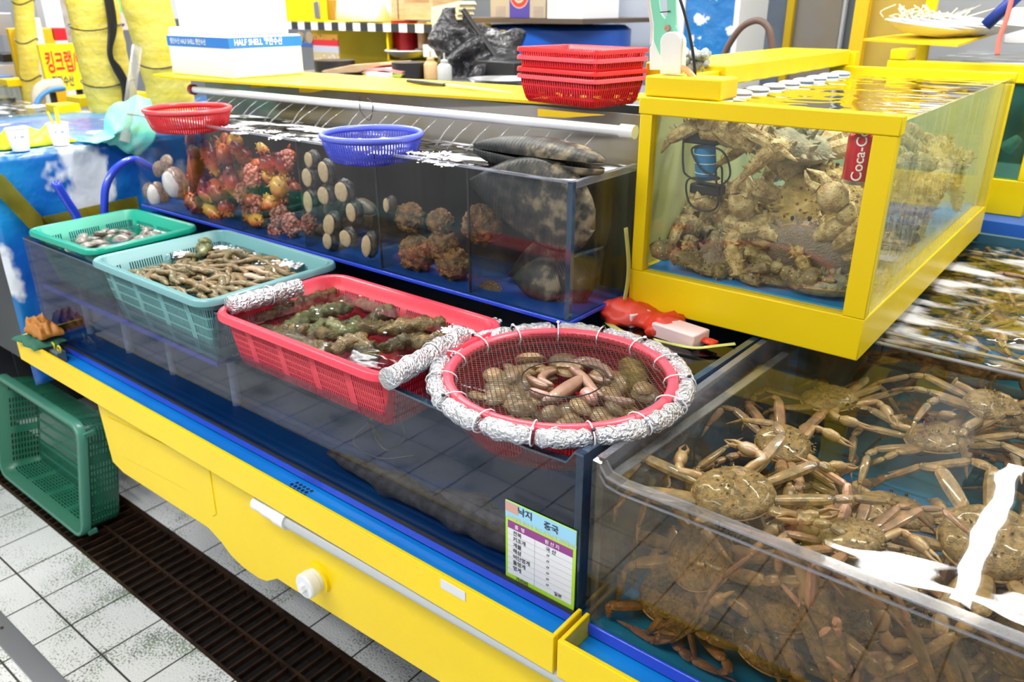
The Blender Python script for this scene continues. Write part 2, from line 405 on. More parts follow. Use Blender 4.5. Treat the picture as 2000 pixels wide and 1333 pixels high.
ylathe((p.x, -.088, p.z), [(.012, 0), (.011, .01), (.001, .01)], 6).build('nut', m_white, t)
a, b = at(505, 985, 'y', -.07), at(1070, 1305, 'y', -.07)
t = T('drain_pipe', 'grey plastic drain pipe along the yellow base with white coupling', 'pipe', a)
d = (b-a).normalized()
MB().tube([a+d*.1, b+d*.35], .0155, 20).build('pipe', m_grey, t, smooth=60)
MB().tube([a-d*.01, a+d*.03, a+d*.031, a+d*.075, a+d*.076, a+d*.115], [.0165, .0165, .0185, .0185, .021, .021], 20).build('coupling', m_white, t, smooth=40)
def tray(name, lab, x0, x1, hole):
    t = T(name, lab, 'tray', ((x0+x1)/2, -.04, .77))
    b = MB(); b.box(x0, x1, -.086, -.077, .772, .85); b.build('front_wall', m_yel, t, bevel=.0015)
    return t
t = tray('drip_tray', 'long yellow drip tray with blue floor under the smoky glass tank', -.05, 2.028, 0)
bx('tray_floor', m_blue, -.04, 2.02, -.077, .02, .80, .806, t)
bx('end_wall', m_yel, 2.02, 2.028, -.077, .0, .772, .85, t); bx('end_wall', m_yel, -.05, -.042, -.077, .12, .772, .85, t)
hc = at(572, 962, 'z', .8065)
for i in range(5):
    for j in range(4):
        q = (hc.x-.028+.013*i+.005*(j % 2), -.052+.011*j, .8064)
        MB().lathe(q, [(.0045, .0005), (.001, .0006)], 8).build('drain_hole', m_black, t)
bx('paper_tag', mat('white_tag', (.7, .72, .78), .5), 1.775, 1.835, -.0875, -.086, .822, .842, t, bevel=0)
t = tray('drip_tray', 'short yellow drip tray with blue floor below the clear snow crab tank', 2.036, 3.4, 0)
bx('end_wall', m_yel, 2.036, 2.044, -.077, .0, .772, .85, t); bx('tray_floor', m_blue, 2.044, 3.4, -.077, .02, .798, .804, t)
bx('lower_panel', m_yel, 2.04, 3.4, -.05, -.03, .5, .772, t)
# ---------------------------------------------------------------- long smoky tank
WZ = 1.138
t = T('long_tank', 'long smoky acrylic seafood tank holding the plastic baskets in water', 'tank', (1, .5, .81))
rim = [(-.04, 1.153), (1.0, 1.153), (1.45, 1.143), (1.66, 1.135), (1.8, 1.129), (1.91, 1.126), (1.985, 1.13), (2.0, 1.153), (2.018, 1.153)]
MB().prism([(-.04, 0, .83), (2.018, 0, .83)]+[(x, 0, z) for x, z in rim[::-1]], (0, .012, 0)).build('front_pane', g_front, t, smooth=0)
r = MB()
for (xa, za), (xb, zb) in zip(rim[:-1], rim[1:]): r.prism([(xa, -.001, za), (xa, .013, za), (xa, .013, za-.004), (xa, -.001, za-.004)], (xb-xa, 0, zb-za))
r.build('front_rim', g_edge, t, smooth=0)
bx('left_pane', g_front, -.04, -.028, .013, 1.06, .83, 1.153, t, bevel=0)
MB().prism([(2.004, .0, .83), (2.018, .0, .83), (2.06, 1.06, .83), (2.046, 1.06, .83)], (0, 0, .323)).build('right_pane', g_edge, t, smooth=0)
bx('back_lining', m_dark, -.04, 2.04, 1.06, 1.075, .83, 1.16, t, bevel=0)
bx('tank_floor', mat('murky_blue_floor', (.004, .09, .30), .4, col2=(.01, .13, .34), scale=5), -.04, 2.03, .0, 1.06, .812, .829, t, bevel=0)
bx('floor_edge', m_bluedge, -.04, 2.02, -.006, .0, .812, .836, t)
MB().tube([(x, -.006, .838) for x in (-.04, 2.02)], .004, 6).build('sealant', m_black, t)
bx('dark_backdrop', m_dark, -.02, 2.0, .5, .51, .835, 1.13, t, bevel=0)  # dark backdrop sheet standing in for the shaded depth of the tank
b = MB(); b.quad((-.028, .012, WZ), (2.004, .012, WZ), (2.045, 1.06, WZ), (-.028, 1.06, WZ)); o = b.build('tank_water', w_long, smooth=0)
base(o, 'still dark water filling the long smoky tank', 'water')
t = T('basket_shelf', 'raised blue edged clear shelf on white legs under the green and teal baskets', 'shelf', (.5, .2, .83))
bx('shelf_plate', g_front, -.02, .935, .02, .4, .992, .998, t, bevel=0)
s = MB(); s.box(-.02, .935, .018, .024, .989, 1.001); s.box(.929, .935, .024, .4, .989, 1.001); s.box(-.02, .935, .394, .4, .989, 1.001); s.build('plate_edge', m_bluedge, t, smooth=0)
for x, y in ((.05, .1), (.3, .1), (.55, .1), (.86, .1), (.05, .33), (.55, .33), (.86, .33)): MB().tube([(x, y, .829), (x, y, .991)], .012, 12).build('leg', m_white, t)
# ---------------------------------------------------------------- baskets in the long tank
def basket(name, lab, cx, cy, z, w, d, h, taper, col, ang=0, lip=.018, rimcol=None, pu=.007, pv=.028, wv=.8, top=.03, period=.12, liph=.014, rc=.03, wu=.5):
    t = T(name, lab, 'basket', (cx, cy, z-h))
    mw = holes(name+'_wall', col, pu, pv, wu, wv, top, period=period); fm = holes(name+'_floor', col, .009, .009, .55, .55, -99)
    rect_basket(t, (cx, cy, z), w, d, h, taper, rc, lip, mw, mat(name+'_rim', rimcol or col, .3, coat=.3), rotz(ang), liph, fm)
    return t
basket('green_basket', 'emerald green rectangular basket of clams at the far end of the long tank', .182, .176, 1.183, .36, .315, .165, .03, (.0, .33, .22), math.radians(1.5))
basket('teal_basket', 'pale teal rectangular basket heaped with brown sea cucumbers', .732, .168, 1.186, .52, .375, .175, .03, (.11, .29, .30), math.radians(-.5), rimcol=(.15, .35, .37))
basket('red_basket', 'shallow red rectangular basket of mottled sea cucumbers with two foil rolls', 1.312, .15, 1.172, .555, .335, .13, .022, (.68, .03, .06), math.radians(0), pu=.0065, pv=.016, rimcol=(.82, .05, .09), rc=.045, period=.11)
def foilroll(lab, a, b, r):
    a, b = V(a), V(b); t = T('foil_roll', lab, 'foil roll', (a+b)/2-V((0, 0, r)), 'foil rolls clipped on the red basket'); n = 60
    pts = [a.lerp(b, i/n) for i in range(n+1)]
    MB().tube(pts, [r*(1+.05*noise.noise(V((i*.6, a.x*9, 0)))) for i in range(n+1)], 20, bump=.25, bs=60).build('roll', m_foil, t, smooth=180)
    MB().tube([a.lerp(b, .55)+V((0, r*1.08*math.cos(k/12*6.283)*0, 0))+ (b-a).cross(V((0, 0, 1))).normalized()*r*1.1*math.cos(k/12*6.283)+V((0, 0, r*1.1*math.sin(k/12*6.283))) for k in range(12)], .0015, 5, closed=True).build('cable_tie', m_tie, t, smooth=180)
foilroll('crumpled silver foil roll over the left rim of the red basket', at(448, 600, 'z', 1.18), at(584, 560, 'z', 1.18), .021)
foilroll('crumpled silver foil roll over the right rim of the red basket', at(758, 742, 'z', 1.175), at(905, 655, 'z', 1.175), .021)
# round basket ringed with foil
RC = V((1.826, .205, 1.158)); RR = .212
t = T('round_red_basket', 'round red net basket ringed with foil floats in the long tank corner', 'basket', RC-V((0, 0, .1)))
mw = holes('round_basket_wall', (.55, .015, .03), .006, .02, .5, .8, .012)
MB().lathe(RC, [(RR, 0), (RR*.985, -.02), (RR*.93, -.07), (RR*.86, -.094), (RR*.8, -.1)], 72).build('basket_wall', mw, t, smooth=60, solid=.002)
MB().lathe(RC, [(RR*.8, -.1), (.001, -.1)], 72).build('basket_floor', m_red, t, smooth=60)
MB().tube([RC+V((RR*math.cos(a/64*6.2832), RR*math.sin(a/64*6.2832), .002)) for a in range(64)], .011, 12, closed=True).build('rim', m_pink, t, smooth=180)
NS = 15
for k in range(NS):
    a0 = 6.2832*(k+.04)/NS-.72; a1 = 6.2832*(k+.96)/NS-.72; n = 16; R2 = RR+.024
    pts = [RC+V((R2*math.cos(a0+(a1-a0)*i/n), R2*math.sin(a0+(a1-a0)*i/n), .000)) for i in range(n+1)]
    rs = [.0165*(.62+.38*min(1, 3.2*math.sin(math.pi*min(max(i/n, .02), .98)))) for i in range(n+1)]
    if k == 0: rs[0] = rs[-1] = .015
    MB().tube(pts, rs, 14, bump=.35, bs=70).build('foil_float', m_foil, t, smooth=180)
    am = a0-.06*6.2832/NS; dr = V((math.cos(am), math.sin(am), 0)); c = RC+dr*(RR+.012)
    MB().tube([c+dr*(.030*math.cos(q/14*6.283))+V((0, 0, .0185*math.sin(q/14*6.283))) for q in range(14)], .0014, 6, closed=True, up=None).build('cable_tie', m_tie, t, smooth=180)
    MB().ell(c+dr*.016+V((0, 0, .0165)), (.004, .004, .003)).build('tie_head', m_tie if k % 3 else m_black, t)
def net_mat():
    m, n, b = nt('black_net'); b.inputs['Base Color'].default_value = (.03, .025, .02, 1); b.inputs['Roughness'].default_value = .4
    uv = n.nodes.new('ShaderNodeUVMap'); s = n.nodes.new('ShaderNodeSeparateXYZ'); n.links.new(uv.outputs[0], s.inputs[0])
    p = mth(n, 'FRACT', mth(n, 'DIVIDE', mth(n, 'ADD', s.outputs[0], s.outputs[1]), .0125)); q = mth(n, 'FRACT', mth(n, 'DIVIDE', mth(n, 'SUBTRACT', s.outputs[0], s.outputs[1]), .0125))
    n.links.new(mth(n, 'MAXIMUM', mth(n, 'LESS_THAN', p, .17), mth(n, 'LESS_THAN', q, .17)), b.inputs['Alpha']); return m
nb = MB(); rings = []; hc = V((1.826+.005, .207, 0)); RH = .078
for i in range(9):
    f_ = i/8; r_ = RR*(1-f_)+RH*f_; z_ = RC.z+.008-.012*math.sin(f_*1.57)
    rings.append([RC*(1-f_)+hc*f_ and V(((RC.x*(1-f_)+hc.x*f_)+r_*math.cos(k/64*6.2832), (RC.y*(1-f_)+hc.y*f_)+r_*math.sin(k/64*6.2832), z_)) for k in range(64)])
k0 = 0; loft(nb, rings)
for fi, f_ in enumerate(nb.f): nb.uv[fi] = [(nb.v[i].x, nb.v[i].y) for i in f_]
nb.build('net_cover', net_mat(), t, smooth=180)
MB().tube([V((hc.x+RH*math.cos(k/48*6.2832), hc.y+RH*math.sin(k/48*6.2832), RC.z-.004)) for k in range(48)], .0014, 6, closed=True).build('net_hem', m_black, t, smooth=180)
# ---------------------------------------------------------------- shelf tank with six compartments
X0, X1, Y0, Y1, Z0, Z1 = -.095, 1.697, .42, .677, 1.162, 1.476
t = T('shelf_tank', 'narrow clear tank with six compartments of shellfish standing over the long tank', 'tank', (.8, .55, Z0))
DX = [.24, .481, .787, 1.097, 1.404]
bx('front_pane', g_small, X0, X1, Y0, Y0+.008, Z0+.01, Z1, t, bevel=0)
bx('side_pane', g_small, X1-.008, X1, Y0+.008, Y1, Z0+.01, Z1, t, bevel=0); bx('side_pane', g_small, X0, X0+.008, Y0+.008, Y1, Z0+.01, Z1, t, bevel=0)
bx('back_pane', mat('murky_back_pane', (.05, .05, .042), .5, col2=(.015, .015, .013), scale=5), X0, X1, Y1-.006, Y1, Z0+.01, Z1-.01, t, bevel=0)
bx('tank_floor', mat('deep_blue_floor', (.003, .05, .22), .35), X0, X1, Y0, Y1, Z0, Z0+.01, t, bevel=0)
bx('floor_edge', m_bluedge, X0-.004, X1+.004, Y0-.006, Y0-.001, Z0, Z0+.010, t); bx('floor_edge', m_bluedge, X1, X1+.004, Y0, Y1, Z0, Z0+.010, t)
e = MB(); e.box(X1-.012, X1+.001, Y0-.001, Y0+.011, Z0+.01, Z1); e.build('corner_edge', g_edge, t, smooth=0)
e = MB(); e.box(X0, X1, Y0-.001, Y0+.009, Z1-.004, Z1+.001); e.box(X1-.009, X1+.001, Y0, Y1, Z1-.014, Z1+.001); e.build('rim', g_lip, t, smooth=0)
g_div = pane('divider_sheet', (.80, .77, .72), .05, dirt=.02, gain=1)
for i, x in enumerate(DX): bx('divider', g_div, x-.004, x, Y0+.009, Y1-.007, Z0+.011, Z1-.006, t, bevel=0)
for i, x in enumerate(DX[3:]): bx('divider_seal', m_black, x-.003, x+.002, Y0+.0085, Y0+.012, Z0+.011, Z1-.006, t, bevel=0)
bx('support_leg', m_dark, -.05, -.01, .5, .54, .83, Z0, t)
s = MB(); s.quad((X0+.009, Y0+.009, Z1-.004), (X1-.009, Y0+.009, Z1-.004), (X1-.009, Y1-.007, Z1-.004), (X0+.009, Y1-.007, Z1-.004))
base(s.build('shelf_tank_water', w_small, smooth=0), 'foaming water surface of the six compartment shelf tank', 'water')
for x0 in (0.1, .7, 1.3):
    bx('support_rail', m_dark, x0, x0+.03, .44, 1.04, 1.155, 1.161, t)
# ---------------------------------------------------------------- king crab tank
KX0, KX1, KY0, KY1 = 1.724, 2.247, .626, 1.86
t = T('king_crab_tank', 'yellow framed glass tank full of spiny king crabs', 'tank', (1.98, 1.2, 1.158))
bx('base_frame', m_yel, KX0, KX1, KY0, KY1, 1.158, 1.246, t, bevel=.003)
bx('tank_floor', m_bluebase, KX0+.03, KX1-.03, KY0+.03, KY1-.03, 1.246, 1.25, t, bevel=0)
bx('top_beam', m_yel, KX0-.001, KX1+.003, KY0-.003, KY0+.028, 1.594, 1.63, t, bevel=.003)
bx('front_post', m_yel, KX0+.002, 1.755, KY0, KY0+.03, 1.246, 1.594, t); bx('front_post', m_yel, 2.204, KX1, KY0, KY0+.016, 1.246, 1.594, t)
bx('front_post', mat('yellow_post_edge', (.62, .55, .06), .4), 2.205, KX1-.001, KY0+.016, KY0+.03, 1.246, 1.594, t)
bx('rear_post', m_yel, 2.225, KX1, KY1-.03, KY1, 1.246, 1.60, t); bx('rear_beam', m_yel, KX0, KX1+.002, KY1-.03, KY1, 1.605, 1.63, t, bevel=.003)
bx('front_pane', g_king, 1.755, 2.204, KY0+.016, KY0+.022, 1.247, 1.597, t, bevel=0)
bx('side_pane', g_wet, KX1-.01, KX1-.003, KY0+.031, KY1-.031, 1.247, 1.617, t, bevel=0)
m_kback = mat('pale_green_lining', (.42, .48, .17), .5, col2=(.62, .66, .36), scale=4)
bx('left_lining', m_kback, KX0+.004, KX0+.012, KY0+.03, KY1-.03, 1.247, 1.6, t, bevel=0)
bx('back_lining', m_kback, KX0+.012, 2.224, KY1-.04, KY1-.03, 1.25, 1.6, t, bevel=0)
s = MB(); s.quad((KX0+.02, KY0+.03, 1.612), (KX1-.004, KY0+.03, 1.616), (KX1-.004, KY1-.032, 1.616), (KX0+.02, KY1-.032, 1.612))
base(s.build('overflow_water', w_king, smooth=0), 'rippling water brimming over the king crab tank', 'water')
bx('corner_block', m_yel, 1.728, 1.90, .634, .72, 1.6305, 1.672, t, bevel=.004)
bx('pipe_cover', m_yel, 1.56, 1.775, .93, 1.855, 1.632, 1.678, t, bevel=.004); bx('cover_end', m_yel, 1.70, 1.79, 1.86, 1.90, 1.628, 1.672, t)
bx('cover_front', m_yel, 1.74, 1.76, .725, .93, 1.6305, 1.665, t)
for i in range(9): MB().ell((1.80, .86+i*.105, 1.616), (.03, .03, .008)).build('water_bubble', m_foam, t, smooth=180)
# ---------------------------------------------------------------- clear snow crab tank
CZ = 1.128
t = T('snow_crab_tank', 'clear thick walled acrylic tank crowded with snow crabs', 'tank', (2.6, .4, .81))
rim = [(2.034, 1.150), (2.05, 1.149), (2.062, 1.133), (2.09, 1.128), (2.2, 1.130), (3.4, 1.133)]
MB().prism([(2.034, 0, .826), (3.4, 0, .826)]+[(x, 0, z) for x, z in rim[::-1]], (0, .014, 0)).build('front_pane', g_clear, t, smooth=0)
r = MB(); rr_ = rim[1:]
for (xa, za), (xb, zb) in zip(rr_[:-1], rr_[1:]): r.prism([(xa, -.004, za), (xa, .018, za), (xa, .018, za-.003), (xa, -.004, za-.003)], (xb-xa, 0, zb-za))
for (xa, za), (xb, zb) in zip(rr_[:-1], rr_[1:]): r.prism([(xa, -.004, za-.018), (xa, -.001, za-.018), (xa, -.001, za-.015), (xa, -.004, za-.015)], (xb-xa, 0, zb-za))
r.build('front_lip', g_lip, t, smooth=0)
MB().prism([(2.034, 0.014, .826), (2.048, 0.014, .826), (2.088, 1.8, .826), (2.074, 1.8, .826)], (0, 0, .325)).build('left_pane', g_lip, t, smooth=0)
MB().prism([(2.052, 0.016, 1.12), (2.07, 0.016, 1.12), (2.11, .8, 1.12), (2.092, .8, 1.12)], (0, 0, .003)).build('inner_ledge', g_lip, t, smooth=0)
bx('tank_floor', m_bluebase, 2.034, 3.4, 0, 1.88, .808, .825, t, bevel=0); bx('floor_edge', m_bluedge, 2.034, 3.4, -.006, 0, .808, .832, t)
bx('divider', g_clear, 2.09, 3.4, .765, .775, .826, 1.152, t, bevel=0); bx('divider', g_clear, 2.09, 3.4, .835, .845, .826, 1.152, t, bevel=0)
r = MB(); r.box(2.09, 3.4, .763, .777, 1.150, 1.153); r.box(2.09, 3.4, .833, .847, 1.150, 1.153); r.build('divider_rim', g_lip, t, smooth=0)
bx('back_pane', mat('blue_grey_back_pane', (.03, .12, .2), .25), 2.09, 3.4, 1.86, 1.88, .826, 1.155, t, bevel=0)
s = MB(); s.quad((2.05, .014, CZ), (3.4, .014, CZ), (3.4, .765, CZ), (2.09, .765, CZ)); base(s.build('crab_water', w_crab, smooth=0), 'clear water over the snow crabs in the front clear tank', 'water')
s = MB(); s.quad((2.09, .845, CZ), (3.4, .845, CZ), (3.4, 1.86, CZ), (2.09, 1.86, CZ)); base(s.build('crab_water', w_busy, smooth=0), 'foaming churned water over the crabs behind the clear crossbar', 'water')
# ---------------------------------------------------------------- crabs
m_crabtop = mat('tan_crab_shell', (.29, .185, .065), .45, col2=(.12, .078, .028), scale=95, bump=1, bscale=330, bdist=.003, spots=(170, .2, (.07, .03, .015)), coat=.3, lo=.4, hi=.62)
m_crableg = mat('tan_crab_leg', (.28, .165, .055), .4, col2=(.10, .07, .028), scale=60, bump=.8, bscale=420, bdist=.0015, coat=.3)
m_crableg2 = mat('pinkish_crab_leg', (.34, .17, .09), .4, col2=(.14, .085, .045), scale=60, bump=.8, bscale=420, bdist=.0015, coat=.3)
m_crablegp = mat('pale_pink_crab_leg', (.62, .36, .28), .4, col2=(.45, .24, .17), scale=60, bump=.6, bscale=420, bdist=.0015, coat=.2)
m_crabclaw = mat('pale_tipped_crab_claw', (.30, .16, .06), .35, col2=(.46, .33, .19), scale=25, bump=.5, bscale=150, coat=.3)
m_eye = mat('crab_eye', (.02, .015, .01), .1)
m_crabrim = mat('pale_crab_rim', (.46, .30, .14), .4)
def legpath(az, el, L, bend, twist):
    p = V((0, 0, 0)); pts = [p]; e = el; a = az
    for l, b, tw in zip(L, bend, twist):
        p = p+V((math.sin(a)*math.cos(e), math.cos(a)*math.cos(e), math.sin(e)))*l; pts.append(p); e += b; a += tw
    return pts
def leg_mesh(pts, w, flat, spikes=0, rnd=None, n=8):
    'broad first segment, narrow at the joints, pointed last one'
    P = []; R = []
    prof = [[(.0, .42), (.06, .74), (.3, 1.02), (.65, 1.1), (.9, .98), (.975, .8)], [(.03, .42), (.2, .74), (.6, .86), (.93, .72)], [(.03, .38), (.14, .78), (.5, .76), (.9, .56), (.97, .48)], [(.03, .26), (.12, .40), (.5, .30), (.8, .17), (1, .04)]]
    for k in range(4):
        for t, r in prof[k]: P.append(pts[k].lerp(pts[k+1], t)); R.append(r*w)
    b = MB(); b.tube(P, R, n, flat=flat, up=(0, 0, 1))
    if not spikes:
        for i in range(0, len(pts)-2):
            b.ell(pts[i+1], (w*(.50-.06*i),)*3, 8, 6)
    if spikes:
        for k in range(spikes):
            s = rnd.randrange(0, 3); t = rnd.uniform(.05, .95); q = pts[s].lerp(pts[s+1], t); ax = (pts[s+1]-pts[s]).normalized()
            o = V((rnd.uniform(-1, 1), rnd.uniform(-1, 1), rnd.uniform(-.2, 1))); o = (o-ax*o.dot(ax)).normalized(); rr = w*(.8-.12*s)
            b.tube([q+o*rr*.5, q+o*(rr+w*rnd.uniform(.35, .7))], [w*.22, w*.03], 5)
    return b
def make_crab(seed, loc, rot, label, box, sc=1, king=False, leg=None, top=None, up=.25, W=None, group=None, legk=1.0):
    'one crab standing in its tank; box = the inside of the tank its legs must stay in'
    rnd = random.Random(seed); W = (W or (.17 if king else .118))*sc; t = T('king_crab' if king else 'snow_crab', label, 'crab', (0, 0, 0), group); h = W/2
    M = Matrix.Translation(loc) @ Matrix.Rotation(math.radians(rot[2]), 4, 'Z') @ Matrix.Rotation(math.radians(rot[1]), 4, 'Y') @ Matrix.Rotation(math.radians(rot[0]), 4, 'X'); MI = M.inverted()
    t.matrix_world = M; t.location = loc; t.rotation_mode = 'XYZ'; t.rotation_euler = M.to_euler()
    def inside(p, m=.008):
        q = M @ p; q = V([min(max(q[i], box[i][0]+m), box[i][1]-m) for i in range(3)]); return MI @ q
    top = top or m_crabtop; leg = leg or (m_crableg if seed % 4 else m_crableg2)
    def outl(q):
        a = math.atan2(q.x, q.y); f = 1
        if not king:
            f = 1-.10*max(0, math.cos(a))**1.5+.04*math.cos(2*a+3.14)
            if abs(a) < .13: f *= 1.07
        z = q.z*(.40 if q.z > 0 else .26)
        return V((q.x*f, q.y*f*.98, z))
    b = MB(); b.ell((0, 0, 0), (h, h, h*(1.0 if not king else 1.15)), 40, 22, fn=outl)
    for i, p in enumerate(b.v):
        k = 1+.07*noise.noise(p*38)+.05*noise.noise(p*95)
        if p.z > 0: p = V((p.x, p.y, p.z*(k+.3*noise.noise(p*(24))-.25*math.exp(-(p.x/(h*.16))**2)*.5)))
        b.v[i] = inside(p, .001)
    ns = 70 if king else 60
    for k in range(ns):
        a = rnd.uniform(0, 6.28); r = rnd.uniform(.15, .97); edge = k % 2 == 0
        if edge: r = 1.0
        q = V((math.sin(a)*h*r, math.cos(a)*h*.95*r, h*.40*math.sqrt(max(0, 1-r*r))*(1.15 if king else 1)))
        o = V((q.x, q.y, h*.5*(0.15 if edge else 1.5))).normalized(); s = (.17 if king else .055)*h*rnd.uniform(.6, 1.2)
        b.tube([inside(q*.94, .003), inside(q+o*s, .001)], [s*.6, s*.08], 6)
    b.build('carapace', top, t, smooth=60)
    c = MB(); c.tube([V((h*1.0*math.sin(a/30*6.283), h*.965*math.cos(a/30*6.283), -.003)) for a in range(30)], h*.03, 6, closed=True)
    if not king: c.v = [V((p.x, p.y, p.z))*((1-.10*max(0, math.cos(math.atan2(p.x, p.y)))**1.5+.04*math.cos(2*math.atan2(p.x, p.y)+3.14))) for p in c.v]
    c.v = [inside(p, .001) for p in c.v]
    c.build('carapace_edge', m_crabrim, t, smooth=180)
    e = MB()
    for s in (-1, 1): e.tube([(s*h*.16, h*.78, h*.1), (s*h*.2, h*.9, h*.2)], h*.03, 6); e.ell((s*h*.2, h*.92, h*.22), (h*.05,)*3, 8, 6)
    e.build('eye', m_eye, t, smooth=180)
    azs = [52, 80, 106, 134] if not king else [58, 90, 122]
    for s in (-1, 1):
        for k, a in enumerate(azs):
            az = math.radians(a+rnd.uniform(-10, 10)); el = math.radians(rnd.uniform(5, 35))*up*2.4
            q = rnd.uniform(.9, 1.1)*W*(1.0 if k < 3 else .8)*(1.0 if king else 1)*legk
            L = [q*.80, q*.24, q*.56, q*.34]; curl = rnd.choice([-1, 1, 1])
            bend = [-math.radians(rnd.uniform(5, 35)), -math.radians(rnd.uniform(5, 40)), -math.radians(rnd.uniform(0, 15)), 0]
            tw = [math.radians(rnd.uniform(5, 55))*curl, math.radians(rnd.uniform(0, 45))*curl, math.radians(rnd.uniform(0, 12))*curl, 0]
            pts = [V((h*.84*math.sin(az), h*.84*math.cos(az), -h*.08))+p for p in legpath(az, el, L, bend, tw)]
            pts = [V((p.x*s, p.y, p.z)) for p in pts]; rm = W*(.088 if not king else .12)
            ip = [inside(p, rm*.9) for p in pts]
            leg_mesh(ip, rm, .58 if not king else .9, 26 if king else 0, rnd).build('leg', leg, t, smooth=38)
        az = math.radians(rnd.uniform(28, 44)); q = W*(.62 if not king else .7)
        p0 = V((h*.7*math.sin(az), h*.8*math.cos(az), -h*.05)); d1 = V((math.sin(az+.5), math.cos(az+.5), .15)).normalized()
        p1 = p0+d1*q*.62; d2 = V((-.15, 1, -.1)).normalized(); p2 = p1+d2*q*.26; d3 = V((-rnd.uniform(.3, .9), 1, -.25)).normalized(); p3 = p2+d3*q*.5
        w_ = W*(.075 if not king else .12); m_ = lambda p: inside(V((p.x*s, p.y, p.z)), w_)
        cl = MB(); cl.tube([m_(p0), m_(p0.lerp(p1, .5)), m_(p1), m_(p1.lerp(p2, .5)), m_(p2)], [w_*.7, w_, w_*.8, w_*.95, w_*.7], 8)
        cl.tube([m_(p2), m_(p2.lerp(p3, .3)), m_(p2.lerp(p3, .75)), m_(p3)], [w_*.7, w_*1.25, w_*1.2, w_*.7], 8)
        x = d3.cross(V((0, 0, 1))).normalized()
        for sg in (-1, 1):
            cl.tube([m_(p3+x*sg*w_*.5), m_(p3+d3*q*.2+x*sg*w_*.75), m_(p3+d3*q*.42+x*sg*w_*.1)], [w_*.5, w_*.32, w_*.06], 6)
        if king:
            for k in range(18):
                qv = p0.lerp(p3, rnd.random())+V((0, 0, w_*.7)); cl.tube([m_(qv), m_(qv+V((rnd.uniform(-.5, .5), rnd.uniform(-.5, .5), 1)).normalized()*w_*.7)], [w_*.22, w_*.03], 5)
        cl.build('claw', m_crabclaw if not king else leg, t, smooth=60)
    return t
def hd(u1, v1, u2, v2, z):
    'heading of a crab whose front points from the first to the second pixel'
    a, b = at(u1, v1, 'z', z), at(u2, v2, 'z', z); return math.degrees(math.atan2(-(b.x-a.x), b.y-a.y))
BL = ((2.055, 3.3), (.016, .762), (.828, 1.125)); BF = ((2.055, 3.3), (.016, .762), (.828, 1.20)); BR = ((2.10, 3.3), (.85, 1.855), (.828, 1.14))
CR = [ # seed, pixel, z, pixel it faces, label, tilt, scale
 (11, 1432, 962, 1.103, 1400, 900, 'speckled brown snow crab breaking the water in the corner of the clear tank, claw raised', (10, -6), 1.05),
 (12, 1532, 868, 1.06, 1590, 872, 'olive snow crab just behind the speckled corner crab in the clear tank', (0, 4), .95),
 (13, 1622, 782, 1.05, 1680, 812, 'brown snow crab nearest the corner of the yellow crab tank, in its shadow', (5, 0), 1.0),
 (14, 1832, 856, 1.05, 1800, 810, 'greenish snow crab just under the falling water beside the yellow tank', (0, -8), .95),
 (15, 1945, 796, 1.09, 1900, 745, 'dark brown snow crab at the clear crossbar with one claw reaching above water', (14, 5), .95),
 (16, 1668, 1052, 1.09, 1725, 1075, 'small spotted snow crab close behind the middle of the front lip', (4, -4), .85),
 (17, 1940, 1062, 1.06, 2020, 1090, 'large snow crab beneath the bright lamp reflections', (0, 6), 1.35),
 (18, 1585, 1032, 1.0, 1540, 1090, 'yellowish snow crab half hidden below the small spotted crab', (0, 0), 1.0),
 (19, 1745, 1000, 1.0, 1760, 950, 'snow crab with broad flat legs pointing up in the middle of the front tank', (-8, 0), 1.05),
 (20, 1800, 1115, 1.0, 1740, 1140, 'snow crab in shadow under the crossing lamp reflections', (10, 10), .9),
 (21, 1335, 1215, .90, 1400, 1240, 'grey brown snow crab low behind the front pane, above the blue floor', (60, 0), 1.0),
 (22, 1610, 1235, .985, 1500, 1190, 'pale pink legged snow crab pressed against the front pane', (62, 8), 1.35),
 (23, 1370, 1085, 1.0, 1440, 1070, 'snow crab behind the front pane just under the speckled corner crab', (40, 0), 1.05),
 (24, 1830, 1290, .93, 1760, 1250, 'snow crab behind the front pane at the lower right corner of the photo', (55, -8), 1.2),
 (25, 1530, 1150, 1.0, 1600, 1130, 'snow crab behind the upper middle of the front pane', (45, 10), 1.1),
]
for k, u, v, z, fu, fv, lab, tl, sc in CR:
    make_crab(k, at(u, v, 'z', z), (tl[0], tl[1], hd(u, v, fu, fv, z)), lab, BF if k in (11, 15) else BL, sc, leg=m_crableg2 if k in (21, 24) else m_crablegp if k == 22 else None)
rnd = random.Random(5)
for i, (x, y, z) in enumerate([(2.14, .12, .86), (2.32, .10, .87), (2.5, .13, .86), (2.68, .12, .87), (2.16, .32, .87), (2.36, .36, .87), (2.56, .34, .88), (2.75, .34, .87), (2.2, .58, .86), (2.62, .6, .87), (2.3, .22, .94), (2.62, .24, .95), (2.8, .5, .92), (2.86, .2, .93), (2.42, .14, .95)]):
    make_crab(100+i, V((x, y, z)), (rnd.uniform(-14, 14), rnd.uniform(-14, 14), rnd.uniform(0, 360)), 'tan snow crab lying low under other crabs in the front clear tank', BF, rnd.uniform(.9, 1.1), group='lower layer of snow crabs')
B = [(1830, 560, 'snow crab under the yellow base edge behind the crossbar'), (1925, 600, 'snow crab nearest the crossbar in the rear clear tank'), (1990, 560, 'snow crab at the right edge of the rear clear tank'),
     (1870, 640, 'snow crab by the left end of the crossbar'), (1985, 650, 'orange edged snow crab close behind the crossbar at the photo edge'), (1900, 515, 'pinkish crab under the foam near the back pane'), (1975, 500, 'pinkish snow crab at the far right of the rear tank')]
for i, (u, v, lab) in enumerate(B): make_crab(60+i, at(u, v, 'z', 1.085-.02*(i % 3)), (4, -5, 70*i+20), lab, BR, 1.0)
rnd = random.Random(9)
